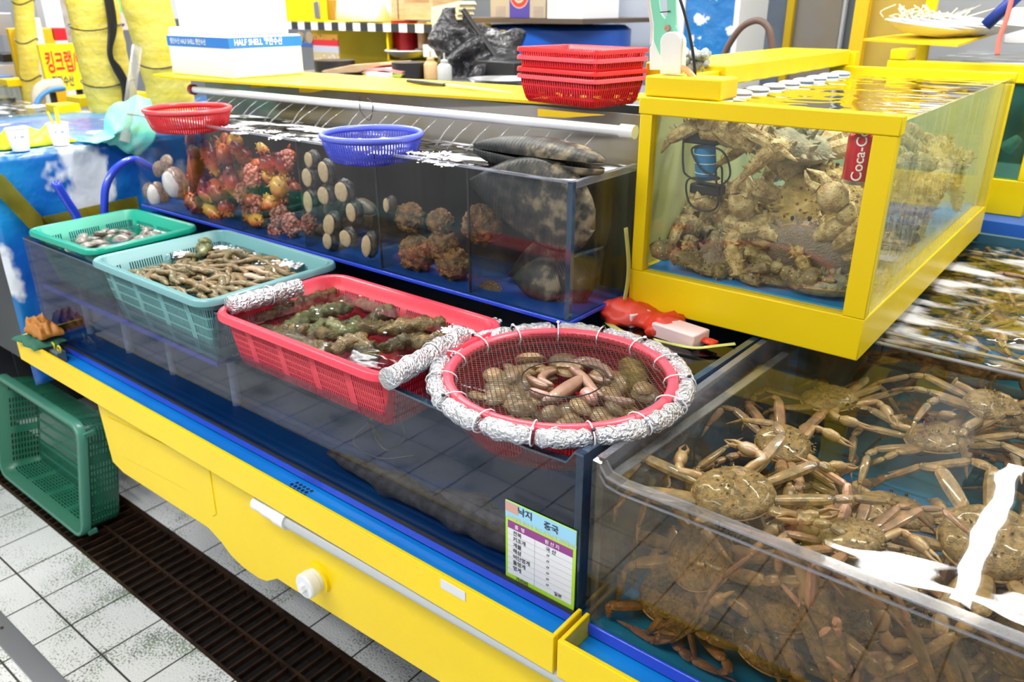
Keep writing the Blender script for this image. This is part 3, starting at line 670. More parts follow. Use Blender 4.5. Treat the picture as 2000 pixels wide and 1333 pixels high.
for i in range(8): make_crab(80+i, V((2.2+.17*(i % 4)+rnd.uniform(-.03, .03), 1.0+.4*(i//4)+rnd.uniform(-.05, .05), .9)), (0, 0, rnd.uniform(0, 360)), 'snow crab in the lower layer of the rear clear tank', BR, 1, group='lower layer of rear snow crabs')
# king crabs
m_ktop = mat('cream_king_shell', (.78, .58, .18), .45, col2=(.40, .28, .10), scale=42, bump=1, bscale=260, bdist=.004, spots=(62, .24, (.24, .08, .02)), coat=.2)
m_ktop2 = mat('grey_king_shell', (.30, .26, .19), .45, col2=(.40, .30, .26), scale=42, bump=1, bscale=260, bdist=.004, spots=(80, .2, (.50, .36, .18)), coat=.2)
m_kleg = mat('cream_king_leg', (.36, .23, .08), .42, col2=(.76, .62, .32), scale=55, bump=1, bscale=260, bdist=.003, spots=(110, .2, (.35, .14, .06)), coat=.2)
m_kleg2 = mat('brown_king_leg', (.13, .10, .06), .42, col2=(.34, .26, .12), scale=55, bump=1, bscale=260, bdist=.003, spots=(110, .2, (.6, .45, .2)), coat=.2)
m_kbelly = mat('white_king_belly', (.48, .42, .29), .45, col2=(.20, .21, .14), scale=40, bump=1, bscale=200, bdist=.004, spots=(70, .15, (.3, .16, .08)))
BK = ((1.737, 2.236), (.65, 1.82), (1.251, 1.66))
def king(seed, top, leg, u, v, y, rot, lab, sc=1):
    return make_crab(seed, at(u, v, 'y', y), rot, lab, BK, sc*1.12, True, leg, top, legk=.78)
king(31, m_kbelly, m_kleg, 1530, 285, .78, (8, 4, 75), 'king crab floating at the top of the yellow tank with its legs spread wide', 1.05)
king(32, m_ktop, m_kleg, 1605, 400, .80, (62, 0, 15), 'cream spotted king crab upright behind the soda can', .95)
king(33, m_ktop, m_kleg, 1500, 430, .86, (55, -20, -30), 'cream king crab behind the hanging blue pump cable', .85)
king(34, m_ktop2, m_kleg, 1580, 500, .75, (58, 10, 170), 'large grey speckled king crab in the lower middle of the yellow tank', 1.0)
king(35, m_kbelly, m_kleg2, 1610, 560, .72, (15, 0, 200), 'grey king crab lying at the lower right on the blue floor', .75)
king(36, m_ktop2, m_kleg2, 1420, 520, .76, (20, -8, 100), 'dark brown legged king crab lying at the lower left of the yellow tank', .85)
king(37, m_ktop, m_kleg, 1400, 440, .95, (35, 10, 60), 'pale king crab at the back left of the yellow tank', .8)
king(38, m_ktop, m_kleg, 1800, 385, 1.15, (20, 0, 20), 'tan king crab behind the wet side glass, nearest the front', .95)
king(39, m_ktop, m_kleg, 1850, 330, 1.35, (30, 10, 80), 'pale king crab climbing behind the middle of the wet side glass', .95)
king(40, m_ktop2, m_kleg, 1775, 470, .95, (10, 0, 140), 'brown king crab low behind the wet side glass', .85)
# ---------------------------------------------------------------- seafood in the baskets
m_cuke = mat('mottled_sea_cucumber', (.07, .05, .011), .4, col2=(.22, .14, .03), scale=75, bump=1, bscale=240, bdist=.005, coat=.25)
m_cuke2 = mat('dark_sea_cucumber', (.03, .026, .008), .4, col2=(.12, .08, .02), scale=75, bump=1, bscale=240, bdist=.005, coat=.25)
m_cuke3 = mat('pale_green_sea_cucumber', (.16, .18, .055), .4, col2=(.08, .08, .022), scale=60, bump=1, bscale=240, bdist=.004, coat=.25)
def blob(name, lab, ctrl, r, m, grp=None, cat='sea cucumber', bump=.75, bs=75, n=34, k=14, flat=.75, par=None):
    P = spline(ctrl, n); R = [r*(math.sin(math.pi*min(max((i+.7)/(n+1.4), 0), 1))**.42) for i in range(n+1)]
    b = MB().tube(P, R, k, flat=flat, bump=bump, bs=bs, up=(0, 0, 1)); o = b.build(name, m, par, smooth=180)
    if par is None: base(o, lab, cat, grp)
    return o
CU = [ # pixel curve points, radius, material, label
 ([(540, 662), (590, 625), (650, 605), (690, 600)], .017, m_cuke3, 'pale green sea cucumber with white spots at the left of the red basket'),
 ([(600, 650), (640, 635), (680, 650), (700, 620)], .016, m_cuke3, 'pale curled sea cucumber in the middle of the red basket'),
 ([(500, 625), (540, 610), (590, 590), (640, 580)], .014, m_cuke2, 'dark sea cucumber along the left foil roll'),
 ([(520, 600), (580, 585), (640, 572), (668, 566)], .012, m_cuke, 'thin brown sea cucumber at the back left corner of the red basket'),
 ([(600, 655), (660, 650), (740, 640), (800, 645)], .016, m_cuke, 'long brown sea cucumber across the middle of the red basket'),
 ([(720, 625), (760, 610), (800, 605), (830, 615)], .017, m_cuke2, 'dark lumpy sea cucumber by the back wall of the red basket'),
 ([(740, 650), (790, 640), (850, 635), (890, 628)], .018, m_cuke, 'olive sea cucumber stretched towards the right foil roll'),
 ([(650, 688), (675, 672), (700, 665), (722, 680)], .016, m_cuke, 'brown sea cucumber curled on the red mesh floor'),
 ([(700, 665), (716, 685), (718, 705)], .019, m_cuke2, 'dark drooping sea cucumber at the front of the red basket'),
 ([(735, 678), (770, 675), (800, 665), (830, 655)], .014, m_cuke2, 'dark narrow sea cucumber beside the front foil roll'),
 ([(805, 660), (830, 672), (850, 665), (868, 660)], .017, m_cuke, 'stubby brown sea cucumber under the right foil roll'),
 ([(820, 625), (860, 618), (900, 622), (915, 630)], .013, m_cuke2, 'black brown sea cucumber at the right end of the red basket'),
 ([(530, 650), (560, 665), (600, 665)], .015, m_cuke, 'brown sea cucumber at the front left of the red basket'),
 ([(690, 590), (720, 595), (760, 598)], .013, m_cuke, 'short brown sea cucumber near the back rim of the red basket'),
]
for i, (px, r, m, lab) in enumerate(CU): blob('sea_cucumber', lab, [at(u, v, 'z', 1.120+.004*(i % 4)) for u, v in px], r*1.4, m, 'sea cucumbers in the red basket')
m_speck = mat('white_speck', (.8, .85, .82), .3)
for u, v in ((667, 588), (618, 605), (648, 603), (704, 578), (710, 578), (620, 613), (580, 637), (636, 675), (752, 650), (690, 632), (722, 675)):
    base(MB().ell(at(u, v, 'z', 1.139), (.005, .0035, .001), 10, 6).build('bubble_speck', m_speck, smooth=180), 'small white bubble floating over the sea cucumbers', 'bubble', 'white bubbles in the red basket')
# teal basket heap
rnd = random.Random(3)
m_f1 = mat('tan_sea_finger', (.25, .15, .045), .4, col2=(.085, .07, .024), scale=85, bump=1, bscale=300, bdist=.004, coat=.4)
m_f2 = mat('olive_sea_finger', (.10, .09, .03), .4, col2=(.2, .14, .045), scale=85, bump=1, bscale=300, bdist=.004, coat=.4)
m_f3 = mat('pale_sea_finger', (.50, .34, .22), .4, col2=(.30, .22, .14), scale=20, bump=.5, bscale=110, coat=.4)
for i in range(99):
    fx, fy = rnd.random(), rnd.random(); x = .515+.43*fx; y = .018+.295*fy; hgt = 1.130+.026*math.sin(math.pi*fx)*(.4+.6*fy)+rnd.uniform(0, .016)
    a = rnd.gauss(.15, .45); L = rnd.uniform(.035, .075); c, s_ = math.cos(a), math.sin(a)
    ctrl = [V((min(max(x+c*L*k, .515), .945), min(max(y+s_*L*k+.01*math.sin(k*3+i), .012), .325), hgt+.004*math.cos(k*2))) for k in (-1, -.3, .4, 1)]
    blob('sea_finger', 'slender tan brown sea cucumber in the heap filling the teal basket', ctrl, rnd.uniform(.0075, .0125), (m_f1, m_f2, m_f1, m_f3)[i % 4 if fy > .55 else i % 2], 'small sea cucumbers in the teal basket', n=12, k=8)
blob('sea_cucumber', 'knobbly olive sea creature rearing up at the back of the teal basket', [at(395, 500, 'z', 1.16), at(398, 480, 'z', 1.175), at(405, 470, 'z', 1.19)], .022, m_cuke3, None, n=14)
blob('sea_cucumber', 'dark green lump beside the foam in the teal basket', [at(462, 497, 'z', 1.165), at(490, 500, 'z', 1.168)], .016, m_cuke2, None, n=12)
blob('foam_heap', '', [V((0, 0, 0)), V((.1, 0, 0))], .001, m_speck, n=4, k=4, par=T('sea_foam', 'white sea foam heaped at the back right of the teal basket', 'foam', at(530, 510, 'z', 1.155)))
fo = [o for o in COL.objects if o.name.startswith('foam_heap')][0]; par = fo.parent; bpy.data.objects.remove(fo)
m_sf = mat('sea_foam_white', (.74, .70, .72), .5, col2=(.88, .88, .92), scale=60, bump=1, bscale=160, bdist=.004)
def foam(par, pts, r, seed):
    rn = random.Random(seed); b = MB()
    for u, v, z in pts:
        p = at(u, v, 'z', z)
        for k in range(3): b.ell(p+V((rn.gauss(0, r*.5), rn.gauss(0, r*.5), 0)), (r*1.3, r*1.0, r*.10), 20, 6, bump=.9, bs=1.6)
        for k in range(26): b.ell(p+V((rn.gauss(0, r*1.3), rn.gauss(0, r*1.0), rn.uniform(-.001, .002))), (rn.uniform(.12, .5)*r, rn.uniform(.12, .42)*r, r*.14), 8, 6, bump=.5, bs=3)
    o = b.build('foam', m_sf, par, smooth=180); o['kind'] = 'stuff'; return o
foam(par, [(430, 483, 1.165), (455, 490, 1.16), (480, 500, 1.16), (500, 508, 1.16), (530, 512, 1.165), (555, 516, 1.165), (575, 520, 1.16), (330, 490, 1.155), (350, 496, 1.155)], .014, 2)
t = T('sea_foam', 'foam patch floating between the red basket and the round basket', 'foam', at(920, 640, 'z', 1.139))
foam(t, [(880, 648, 1.14), (900, 640, 1.14), (920, 636, 1.14), (940, 632, 1.14), (960, 628, 1.14), (915, 648, 1.14)], .012, 3)
t = T('sea_foam', 'white foam patch at the back right of the green basket', 'foam', at(300, 450, 'z', 1.139))
foam(t, [(280, 440, 1.14), (295, 446, 1.14), (310, 451, 1.14), (325, 453, 1.14)], .009, 4)
# green basket clams
m_clam = mat('mottled_clam_shell', (.14, .12, .10), .35, col2=(.36, .30, .26), scale=80, bump=.5, bscale=90, coat=.5, spots=(90, .2, (.08, .06, .05)))
def clam_mb(c, r, rot):
    b = MB()
    def fn(q): return V((q.x*(1+.12*q.y), q.y, q.z*(1-.25*q.y*q.y)))
    b.ell(c, (r, r*.8, r*.42), 16, 10, rot=rot, fn=fn)
    b.tube([V(c)+rot @ V((r*math.cos(a/16*6.283)*1.01, r*.81*math.sin(a/16*6.283), 0)) for a in range(16)], r*.04, 5, closed=True); return b
for i in range(46):
    x, y = .035+.275*rnd.random(), .04+.26*rnd.random()
    R = Matrix.Rotation(rnd.uniform(0, 6), 3, 'Z') @ Matrix.Rotation(rnd.uniform(-.7, .7), 3, 'X')
    base(clam_mb(V((x, y, 1.126+rnd.uniform(0, .022))), rnd.uniform(.02, .03), R).build('clam', m_clam, smooth=60), 'wet grey brown clam in the emerald green basket', 'clam', 'clams in the green basket')
# round basket: spoon worms in the hole of the net, clams and roe below it
m_worm = mat('dusky_pink_worm', (.28, .155, .10), .4, col2=(.35, .20, .135), scale=50, bump=.25, bscale=200, coat=.4)
m_worm2 = mat('rosy_worm', (.46, .19, .15), .4, col2=(.55, .28, .22), scale=40, bump=.2, bscale=200, coat=.4)
WM = [([(1060, 785), (1090, 770), (1120, 750), (1140, 735)], .0150, m_worm, 'thick dusky pink spoon worm lying across the opening of the net'),
 ([(1092, 712), (1115, 718), (1140, 738), (1160, 762), (1180, 775)], .0105, m_worm, 'long curved spoon worm crossing over the thick one'),
 ([(1088, 722), (1065, 730), (1058, 742), (1080, 752)], .0095, m_worm, 'curled brown pink spoon worm at the left of the net opening'),
 ([(1030, 735), (1050, 748), (1070, 756)], .0095, m_worm, 'short spoon worm at the far left of the net opening'),
 ([(1130, 712), (1160, 712), (1185, 722), (1195, 738)], .0100, m_worm, 'spoon worm curving along the right side of the net opening'),
 ([(1150, 732), (1172, 742), (1195, 745)], .0085, m_worm, 'narrow spoon worm at the right edge of the net opening'),
 ([(1135, 765), (1148, 770), (1160, 785)], .0150, m_worm2, 'rosy pink spoon worm at the front of the net opening'),
 ([(1110, 715), (1140, 705), (1175, 708)], .0115, m_worm, 'spoon worm at the back of the net opening'),
 ([(1180, 775), (1215, 785), (1240, 785)], .0110, m_worm, 'spoon worm under the net to the right'),
 ([(1035, 760), (1050, 768), (1075, 772)], .0100, m_worm2, 'pale pink spoon worm under the thick one')]
for px, r, m, lab in WM: blob('spoon_worm', lab, [at(u, v+2, 'z', 1.134) for u, v in px], r, m, 'spoon worms in the round basket', cat='spoon worm', bump=.08, bs=40, n=20, flat=.95)
m_c1 = mat('tan_clam', (.45, .21, .05), .35, col2=(.62, .46, .28), scale=85, bump=.8, bscale=260, coat=.5)
m_c2 = mat('brown_clam', (.24, .12, .04), .35, col2=(.42, .30, .18), scale=85, bump=.8, bscale=260, coat=.5)
for i in range(74):
    a, q = rnd.uniform(0, 6.283), math.sqrt(rnd.random())*.175
    R = Matrix.Rotation(rnd.uniform(0, 6), 3, 'Z') @ Matrix.Rotation(rnd.uniform(-.6, .6), 3, 'X')
    base(clam_mb(V((RC.x+q*math.cos(a), RC.y+q*math.sin(a), 1.100+.02*rnd.random()+(.008 if q > .09 else 0))), rnd.uniform(.021, .034), R).build('clam', (m_c1, m_c2)[i % 2], smooth=60), 'brown clam under the black net of the round basket', 'clam', 'clams under the net of the round basket')
blob('sponge_lump', 'fuzzy yellow brown sea squirt lump at the right inside the round basket', [at(1225, 705, 'z', 1.12), at(1240, 730, 'z', 1.12), at(1245, 765, 'z', 1.115)], .03, mat('yellow_brown_lump', (.30, .19, .04), .6, col2=(.16, .11, .03), scale=20, bump=1, bscale=120, bdist=.006), None, 'sea squirt', bump=.5, bs=70)
# lumps on the bottom of the long tank
m_oct = mat('muddy_mottled_skin', (.16, .13, .09), .5, col2=(.32, .27, .2), scale=40, bump=.8, bscale=60, bdist=.006)
blob('octopus', 'long muddy brown octopus stretched on the floor of the smoky tank', [V((at(u, v, 'z', .855).x, .062, .855)) for u, v in ((585, 915), (650, 945), (720, 1000), (800, 1025), (880, 1080), (960, 1115), (1005, 1150))], .032, m_oct, None, 'octopus', bump=.6, bs=18, n=44, k=16, flat=.7)
blob('octopus', 'smaller brown octopus bunched behind the price card in the smoky tank', [at(u, v, 'z', .862)+V((0, .05, 0)) for u, v in ((820, 985), (900, 1020), (980, 1060), (1050, 1090))], .035, m_oct, None, 'octopus', bump=.6, bs=18, n=30, k=16, flat=.8)
t = T('fishing_line', 'tangled pale fishing line floating behind the smoky front glass', 'line', at(740, 850, 'y', .1))
MB().tube(spline([at(u, v, 'y', .1) for u, v in ((722, 815), (735, 860), (760, 880), (790, 850), (760, 800), (715, 830), (690, 865), (740, 895), (810, 890))], 60), .0012, 5).build('strand', mat('pale_line', (.4, .42, .3), .5), t, smooth=180)
MB().tube(spline([at(u, v, 'y', .1) for u, v in ((722, 822), (738, 850), (747, 863))], 10), .004, 6).build('weed', mat('weed_green', (.12, .2, .08), .5), t, smooth=180)
# ---------------------------------------------------------------- shelf tank contents
def T2(u, v, dy=.03): return at(u, v, 'y', Y0+.012+dy)
m_white_foot = mat('white_clam_foot', (.78, .74, .66), .4, bump=.2, bscale=60, coat=.3)
for i, (u0, v0, u1, v1, r, lab) in enumerate([(300, 362, 312, 405, .032, 'white bellied clam low in the left compartment of the shelf tank'), (330, 335, 350, 385, .040, 'larger white bellied clam leaning on the first divider')]):
    t = T('horse_clam', lab, 'clam', T2((u0+u1)/2, v1)); a, b = T2(u0, v0, r), T2(u1, v1, r)
    c = (a+b)/2; rot = (b-a).to_track_quat('Y', 'Z').to_matrix(); L = (b-a).length/2+r*.3
    MB().ell(c+V((0, .012, 0)), (r*1.05, L*1.05, r*.6), 18, 12, rot=rot, bump=.1, bs=3).build('shell', m_c2, t, smooth=180)
    MB().ell(c-V((0, .008, 0)), (r*.72, L*.85, r*.6), 18, 12, rot=rot, bump=.08, bs=2).build('belly', m_white_foot, t, smooth=180)
for u, v in ((310, 330), (325, 318), (290, 372)): base(clam_mb(T2(u, v, .07), .035, Matrix.Rotation(1.2, 3, 'X')).build('clam', m_c2, smooth=60), 'dark clam at the back of the left compartment of the shelf tank', 'clam', 'dark clams in the left compartment')
# sea squirts
m_dkab = mat('dark_abalone_shell', (.05, .04, .025), .4, col2=(.16, .12, .06), scale=20, bump=.6, bscale=60)
def squirt_mat(name, a, b, c):
    m, n, p = nt(name); tc = n.nodes.new('ShaderNodeTexCoord'); s = n.nodes.new('ShaderNodeSeparateXYZ'); n.links.new(tc.outputs['Generated'], s.inputs[0])
    t = tex(n, 'Noise', 75, 4); f = mth(n, 'MULTIPLY_ADD', t.outputs['Fac'], .5, mth(n, 'SUBTRACT', s.outputs[2], .25))
    n.links.new(ramp(n, f, [(.1, a), (.4, b), (.8, c)]), p.inputs['Base Color']); p.inputs['Roughness'].default_value = .3; p.inputs['Coat Weight'].default_value = .4
    bumpn(n, t.outputs['Fac'], .5, .004, p.inputs['Normal']); return m
sq1 = squirt_mat('red_squirt', (.65, .25, .01), (.50, .035, .0), (.12, .004, .004)); sq2 = squirt_mat('orange_squirt', (.16, .015, .0), (.68, .15, .005), (.70, .42, .06)); sq3 = squirt_mat('dark_squirt', (.05, .005, .005), (.18, .008, .004), (.55, .10, .005))
def squirt(px, r, m, lab, seed, grp, dy=.03, knobs=22):
    rn = random.Random(seed); P = [T2(u, v, dy) for u, v in px]; Q = spline(P, 18); b = MB()
    R = [r*(math.sin(math.pi*min(max((i+.6)/19.2, 0), 1))**.5)*(1 if i < 12 else 1-.35*(i-12)/6) for i in range(19)]
    b.tube(Q, R, 14, bump=.3, bs=40)
    for k in range(knobs):
        i = rn.randrange(3, 17); o = V((rn.uniform(-1, 1), rn.uniform(-1, .5), rn.uniform(-.6, 1))).normalized(); q = Q[i]+o*R[i]*.8
        b.tube([q, q+o*r*rn.uniform(.3, .6)], [r*.2, r*.05], 6)
    base(b.build('sea_squirt', m, smooth=180), lab, 'sea squirt', grp)
S2 = [([(378, 300), (385, 345), (392, 390)], .030, sq3), ([(400, 275), (410, 300), (425, 345)], .028, sq1), ([(415, 350), (428, 380), (432, 410)], .030, sq3), ([(395, 345), (402, 375), (418, 395)], .024, sq1),
      ([(432, 280), (440, 310), (445, 335)], .026, sq3), ([(445, 320), (452, 355), (458, 385)], .024, sq1), ([(372, 285), (380, 296), (388, 310)], .016, sq2), ([(400, 400), (415, 415), (430, 428)], .022, sq2),
      ([(376, 380), (384, 405), (392, 418)], .024, sq3), ([(430, 385), (440, 405), (450, 425)], .022, sq1), ([(455, 275), (460, 290), (468, 305)], .018, sq1)]
for i, (px, r, m) in enumerate(S2): squirt(px, r, m, 'dark red and orange sea squirt in the second compartment of the shelf tank', i, 'dark red sea squirts in the second compartment')
S3 = [([(505, 280), (512, 292), (520, 305)], .017, sq2, 'round amber sea squirt hanging just under the surface of the third compartment'), ([(515, 300), (522, 320), (528, 342)], .023, sq1, 'orange red sea squirt below the amber one'),
      ([(538, 345), (545, 368), (552, 395)], .026, sq2, 'pointed yellow sea squirt in the middle of the third compartment'), ([(520, 385), (530, 400), (535, 415)], .022, sq2, 'blunt yellow sea squirt low beside the pointed one'),
      ([(480, 425), (500, 430), (515, 432)], .020, sq2, 'yellow orange sea squirt on the bottom left of the third compartment'), ([(545, 300), (552, 320), (556, 345)], .020, sq1, 'red sea squirt by the third divider'), ([(480, 380), (492, 395), (500, 410)], .022, sq3, 'dark sea squirt behind the warty clusters')]
for i, (px, r, m, lab) in enumerate(S3): squirt(px, r, m, lab, 40+i, None, .035)
rn_ = random.Random(77)
for i in range(44):
    u, v = rn_.uniform(366, 466), rn_.uniform(275, 430)
    if v > 270+(u-300)*.26+120: continue
    squirt([(u-4, v-20), (u, v), (u+6, v+20)], rn_.uniform(.018, .028), (sq3, sq1, sq3, sq2)[i % 4], 'dark red and orange sea squirt in the second compartment of the shelf tank', 100+i, 'dark red sea squirts in the second compartment', dy=rn_.uniform(.045, .15), knobs=12)
for i in range(30):
    u, v = rn_.uniform(476, 578), rn_.uniform(300, 460)
    squirt([(u-3, v-16), (u, v), (u+5, v+16)], rn_.uniform(.018, .026), (sq1, sq3, sq2)[i % 3], 'orange brown sea squirt at the back of the third compartment of the shelf tank', 150+i, 'sea squirts at the back of the third compartment', dy=rn_.uniform(.06, .16), knobs=12)
for i in range(14):
    u, v = rn_.uniform(600, 720), rn_.uniform(400, 500)
    base(clam_mb(T2(u, v, rn_.uniform(.06, .16)), .035, Matrix.Rotation(rn_.uniform(0, 3), 3, 'X') @ Matrix.Rotation(rn_.uniform(0, 3), 3, 'Y')).build('abalone', m_dkab, smooth=60), 'dark abalone shell behind the ones stuck on the glass', 'abalone', 'dark abalones at the back of the fourth compartment')
m_wart = mat('pink_warty_skin', (.55, .12, .07), .35, col2=(.75, .32, .20), scale=30, coat=.5); m_wart2 = mat('brown_warty_skin', (.30, .08, .05), .35, col2=(.55, .22, .15), scale=30, coat=.5)
for i, (u, v, r, m, lab) in enumerate([(493, 345, .034, m_wart, 'pink warty cluster high in the third compartment'), (475, 378, .032, m_wart, 'pink warty cluster at the left of the third compartment'), (560, 312, .026, m_wart, 'bright pink warty cluster near the surface by the third divider'),
        (545, 420, .034, m_wart2, 'brown warty cluster low in the third compartment'), (500, 400, .030, m_wart, 'warty cluster between the two yellow sea squirts'), (570, 440, .034, m_wart2, 'brown warty cluster across the third divider'), (540, 455, .030, m_wart2, 'brown warty cluster on the bottom of the third compartment'), (605, 438, .028, m_wart2, 'brown warty cluster behind the abalones'), (485, 415, .024, m_wart2, 'small dark warty cluster in the bottom left corner of the third compartment')]):
    rn = random.Random(70+i); c = T2(u, v, .045); b = MB().ell(c, (r*.8, r*.6, r*.9), 12, 8)
    for k in range(80):
        o = V((rn.gauss(0, 1), rn.gauss(0, 1)-.4, rn.gauss(0, 1))).normalized(); b.ell(c+V((o.x*r*.85, o.y*r*.65, o.z*r)), (r*rn.uniform(.12, .22),)*3, 8, 6)
    base(b.build('warty_sea_squirt', m, smooth=180), lab, 'sea squirt')
# abalones on the glass
m_abf = mat('abalone_foot', (.60, .45, .25), .65, col2=(.48, .35, .19), scale=70, bump=.5, bscale=200); m_abr = mat('abalone_mantle', (.03, .03, .028), .35, col2=(.12, .11, .09), scale=60, bump=.6, bscale=90)
AB = [(600, 313, 17, 22, 0, 'topmost small abalone stuck on the shelf tank glass'), (597, 348, 22, 27, 0, 'upper left abalone on the glass'), (629, 337, 22, 30, 8, 'abalone right of the topmost one, dark mantle on its right'), (599, 396, 21, 33, -3, 'tall oval abalone at the left edge of the fourth compartment'),
      (629, 383, 25, 26, 0, 'round abalone in the middle of the group on the glass'), (664, 376, 28, 28, -20, 'wide abalone at the upper right of the group'), (683, 416, 20, 27, 5, 'abalone with ragged mantle at the right'), (640, 440, 24, 34, -25, 'tilted long abalone below the round one'),
      (672, 467, 25, 25, 0, 'round abalone at the bottom of the group'), (637, 472, 20, 26, -15, 'half hidden abalone at the bottom left of the group'), (713, 482, 19, 33, -10, 'pinkish abalone beside the fourth divider'), (752, 402, 10, 20, 0, 'faint brown abalone just right of the fourth divider')]
for u, v, rx, rz, ang, lab in AB:
    c = at(u, v, 'y', Y0+.014); k = .00098; t = T('abalone', lab, 'abalone', c, 'abalones clinging to the shelf tank glass'); rot = Matrix.Rotation(math.radians(-ang), 3, 'Y')
    MB().ell(c+V((0, .022, 0)), (rx*k*1.22, .018, rz*k*1.18), 24, 12, rot=rot, bump=.15, bs=4).build('mantle', m_abr, t, smooth=180)
    MB().ell(c+V((0, .004, 0)), (rx*k*.95, .006, rz*k*.95), 24, 12, rot=rot, bump=.06, bs=3).build('foot', m_abf, t, smooth=180)
# stony lumps
m_stone = mat('crusted_brown_lump', (.07, .04, .018), .6, col2=(.30, .16, .045), scale=45, bump=1, bscale=160, bdist=.01, spots=(60, .18, (.5, .15, .05)))
for i, (u, v, r, lab) in enumerate([(800, 425, .04, 'crusty orange brown stony sea squirt high in the fifth compartment'), (860, 435, .036, 'pale topped stony sea squirt right of the orange one'), (815, 495, .05, 'dark stony sea squirt on the floor of the fifth compartment'), (865, 480, .042, 'stony sea squirt with yellow siphons by the fifth divider'), (885, 515, .045, 'rough stony sea squirt at the foot of the fifth divider'), (940, 440, .05, 'dark stony lump behind the big mussel tip')]):
    base(MB().ell(T2(u, v, .05), (r, r*.8, r*.9), 40, 28, bump=.30, bs=4.2).build('stony_sea_squirt', m_stone, smooth=180), lab, 'sea squirt')
# giant mussels
def mussel_mat():
    m, n, p = nt('black_mussel_shell'); w_ = tex(n, 'Wave', 11, 3, coord='UV', wave_type='BANDS', bands_direction='Y'); w_.inputs['Distortion'].default_value = 2
    t = tex(n, 'Noise', 30, 6); uvs = n.nodes.new('ShaderNodeSeparateXYZ'); uvn = n.nodes.new('ShaderNodeUVMap'); n.links.new(uvn.outputs[0], uvs.inputs[0]); fz = mth(n, 'MULTIPLY_ADD', uvs.outputs[1], .34, mth(n, 'SUBTRACT', t.outputs['Fac'], .19)); c = ramp(n, fz, [(.36, (.014, .018, .018)), (.56, (.055, .052, .042)), (.72, (.26, .21, .13))])
    n.links.new(c, p.inputs['Base Color']); p.inputs['Roughness'].default_value = .45; p.inputs['Specular IOR Level'].default_value = .25; bumpn(n, w_.outputs['Fac'], .25, .002, p.inputs['Normal']); return m
m_mus = mussel_mat()
def mussel(lab, tip, fan, wid, thick, nrm, two=True, gap=.0, name='giant_mussel'):
    'fan shaped shell from its pointed tip to the round end'
    tip, fan, nrm = V(tip), V(fan), V(nrm).normalized(); ax = fan-tip; L = ax.length; ax.normalize(); nrm = (nrm-ax*nrm.dot(ax)).normalized(); sd = nrm.cross(ax)
    t = T(name, lab, 'mussel', (tip+fan)/2)
    for s in ((1, -1) if two else (1,)):
        b = MB(); n, m = 26, 18; vs = []; k0 = 0
        for i in range(n+1):
            u = i/n; hw = wid/2*(math.sin(math.pi/2*(u/.62)**.92)**1.15 if u < .62 else math.sqrt(max(0, 1-((u-.62)/.38)**2.3)))
            for j in range(m+1):
                w_ = -1+2*j/m; z = thick/2*math.sqrt(max(0, 1-w_*w_))*(math.sin(math.pi*min(max(u, .02), .995))**.5)
                vs.append(tip+ax*L*u+sd*(hw*w_+wid*.10*math.sin(3.1*u))+nrm*s*(z+gap*u*.5+.0005))
        fs = [(i*(m+1)+j, i*(m+1)+j+1, (i+1)*(m+1)+j+1, (i+1)*(m+1)+j) for i in range(n) for j in range(m)]
        if s < 0: fs = [f[::-1] for f in fs]
        b.add(vs, fs)
        for fi, f in enumerate(fs): b.uv[fi] = [((v % (m+1))/m, (v//(m+1))/n) for v in f]
        b.build('shell_valve', m_mus, t, smooth=180, solid=.002)
    return t
mussel('giant dark fan shaped mussel pressed behind the glass of the right compartment', at(914, 352, 'y', .455), at(1160, 450, 'y', .475), .19, .07, (0, -1, .1))
mussel('giant black mussel lying on top of the shelf tank at its right end', at(925, 290, 'z', 1.50), at(1180, 325, 'z', 1.495), .12, .08, (0, .12, 1), gap=.012)
mussel('dark mussel standing in the right compartment with its tip up', at(1185, 480, 'y', .56), at(1040, 600, 'y', .52), .12, .05, (.2, -1, .2))
mussel('dark mussel lying at the bottom of the right compartment', at(1000, 545, 'y', .5), at(1100, 560, 'y', .52), .11, .05, (0, -1, .5))
mussel('mussel with pale tip low behind the giant one', at(995, 540, 'y', .56), at(1120, 500, 'y', .6), .11, .05, (0, -1, .3))
base(clam_mb(at(955, 575, 'y', .48), .04, Matrix.Rotation(1.1, 3, 'X')).build('clam', m_cuke2, smooth=60), 'green black shell by the foot of the fifth divider', 'clam')
# round baskets on the shelf tank
t = T('red_round_basket', 'red round plastic basket on the left end of the shelf tank', 'basket', (-.02, .56, 1.44))
c = at(366, 213, 'z', 1.515); round_basket(t, c, .124, .062, holes('red_round_wall', (.7, .02, .03), .0075, .05, .40, .9, .010), mat('coral_red_rim', (.75, .06, .07), .3), .0075, .108)
t = T('blue_round_basket', 'blue violet round basket holding white clams in the middle of the shelf tank', 'basket', (.8, .56, 1.42))
cb = at(726, 262, 'z', 1.51); round_basket(t, cb, .124, .062, holes('blue_round_wall', (.07, .10, .65), .0075, .05, .40, .9, .010), mat('blue_violet_rim', (.11, .15, .75), .3), .0075, .108)
for i in range(16):
    a, q = rnd.uniform(0, 6.28), math.sqrt(rnd.random())*.085
    base(clam_mb(cb+V((q*math.cos(a), q*math.sin(a), -.03+rnd.uniform(0, .01))), rnd.uniform(.014, .022), Matrix.Rotation(rnd.uniform(0, 6), 3, 'Z')).build('clam', m_white_foot, smooth=60), 'small white clam in the blue round basket', 'clam', 'white clams in the blue basket')
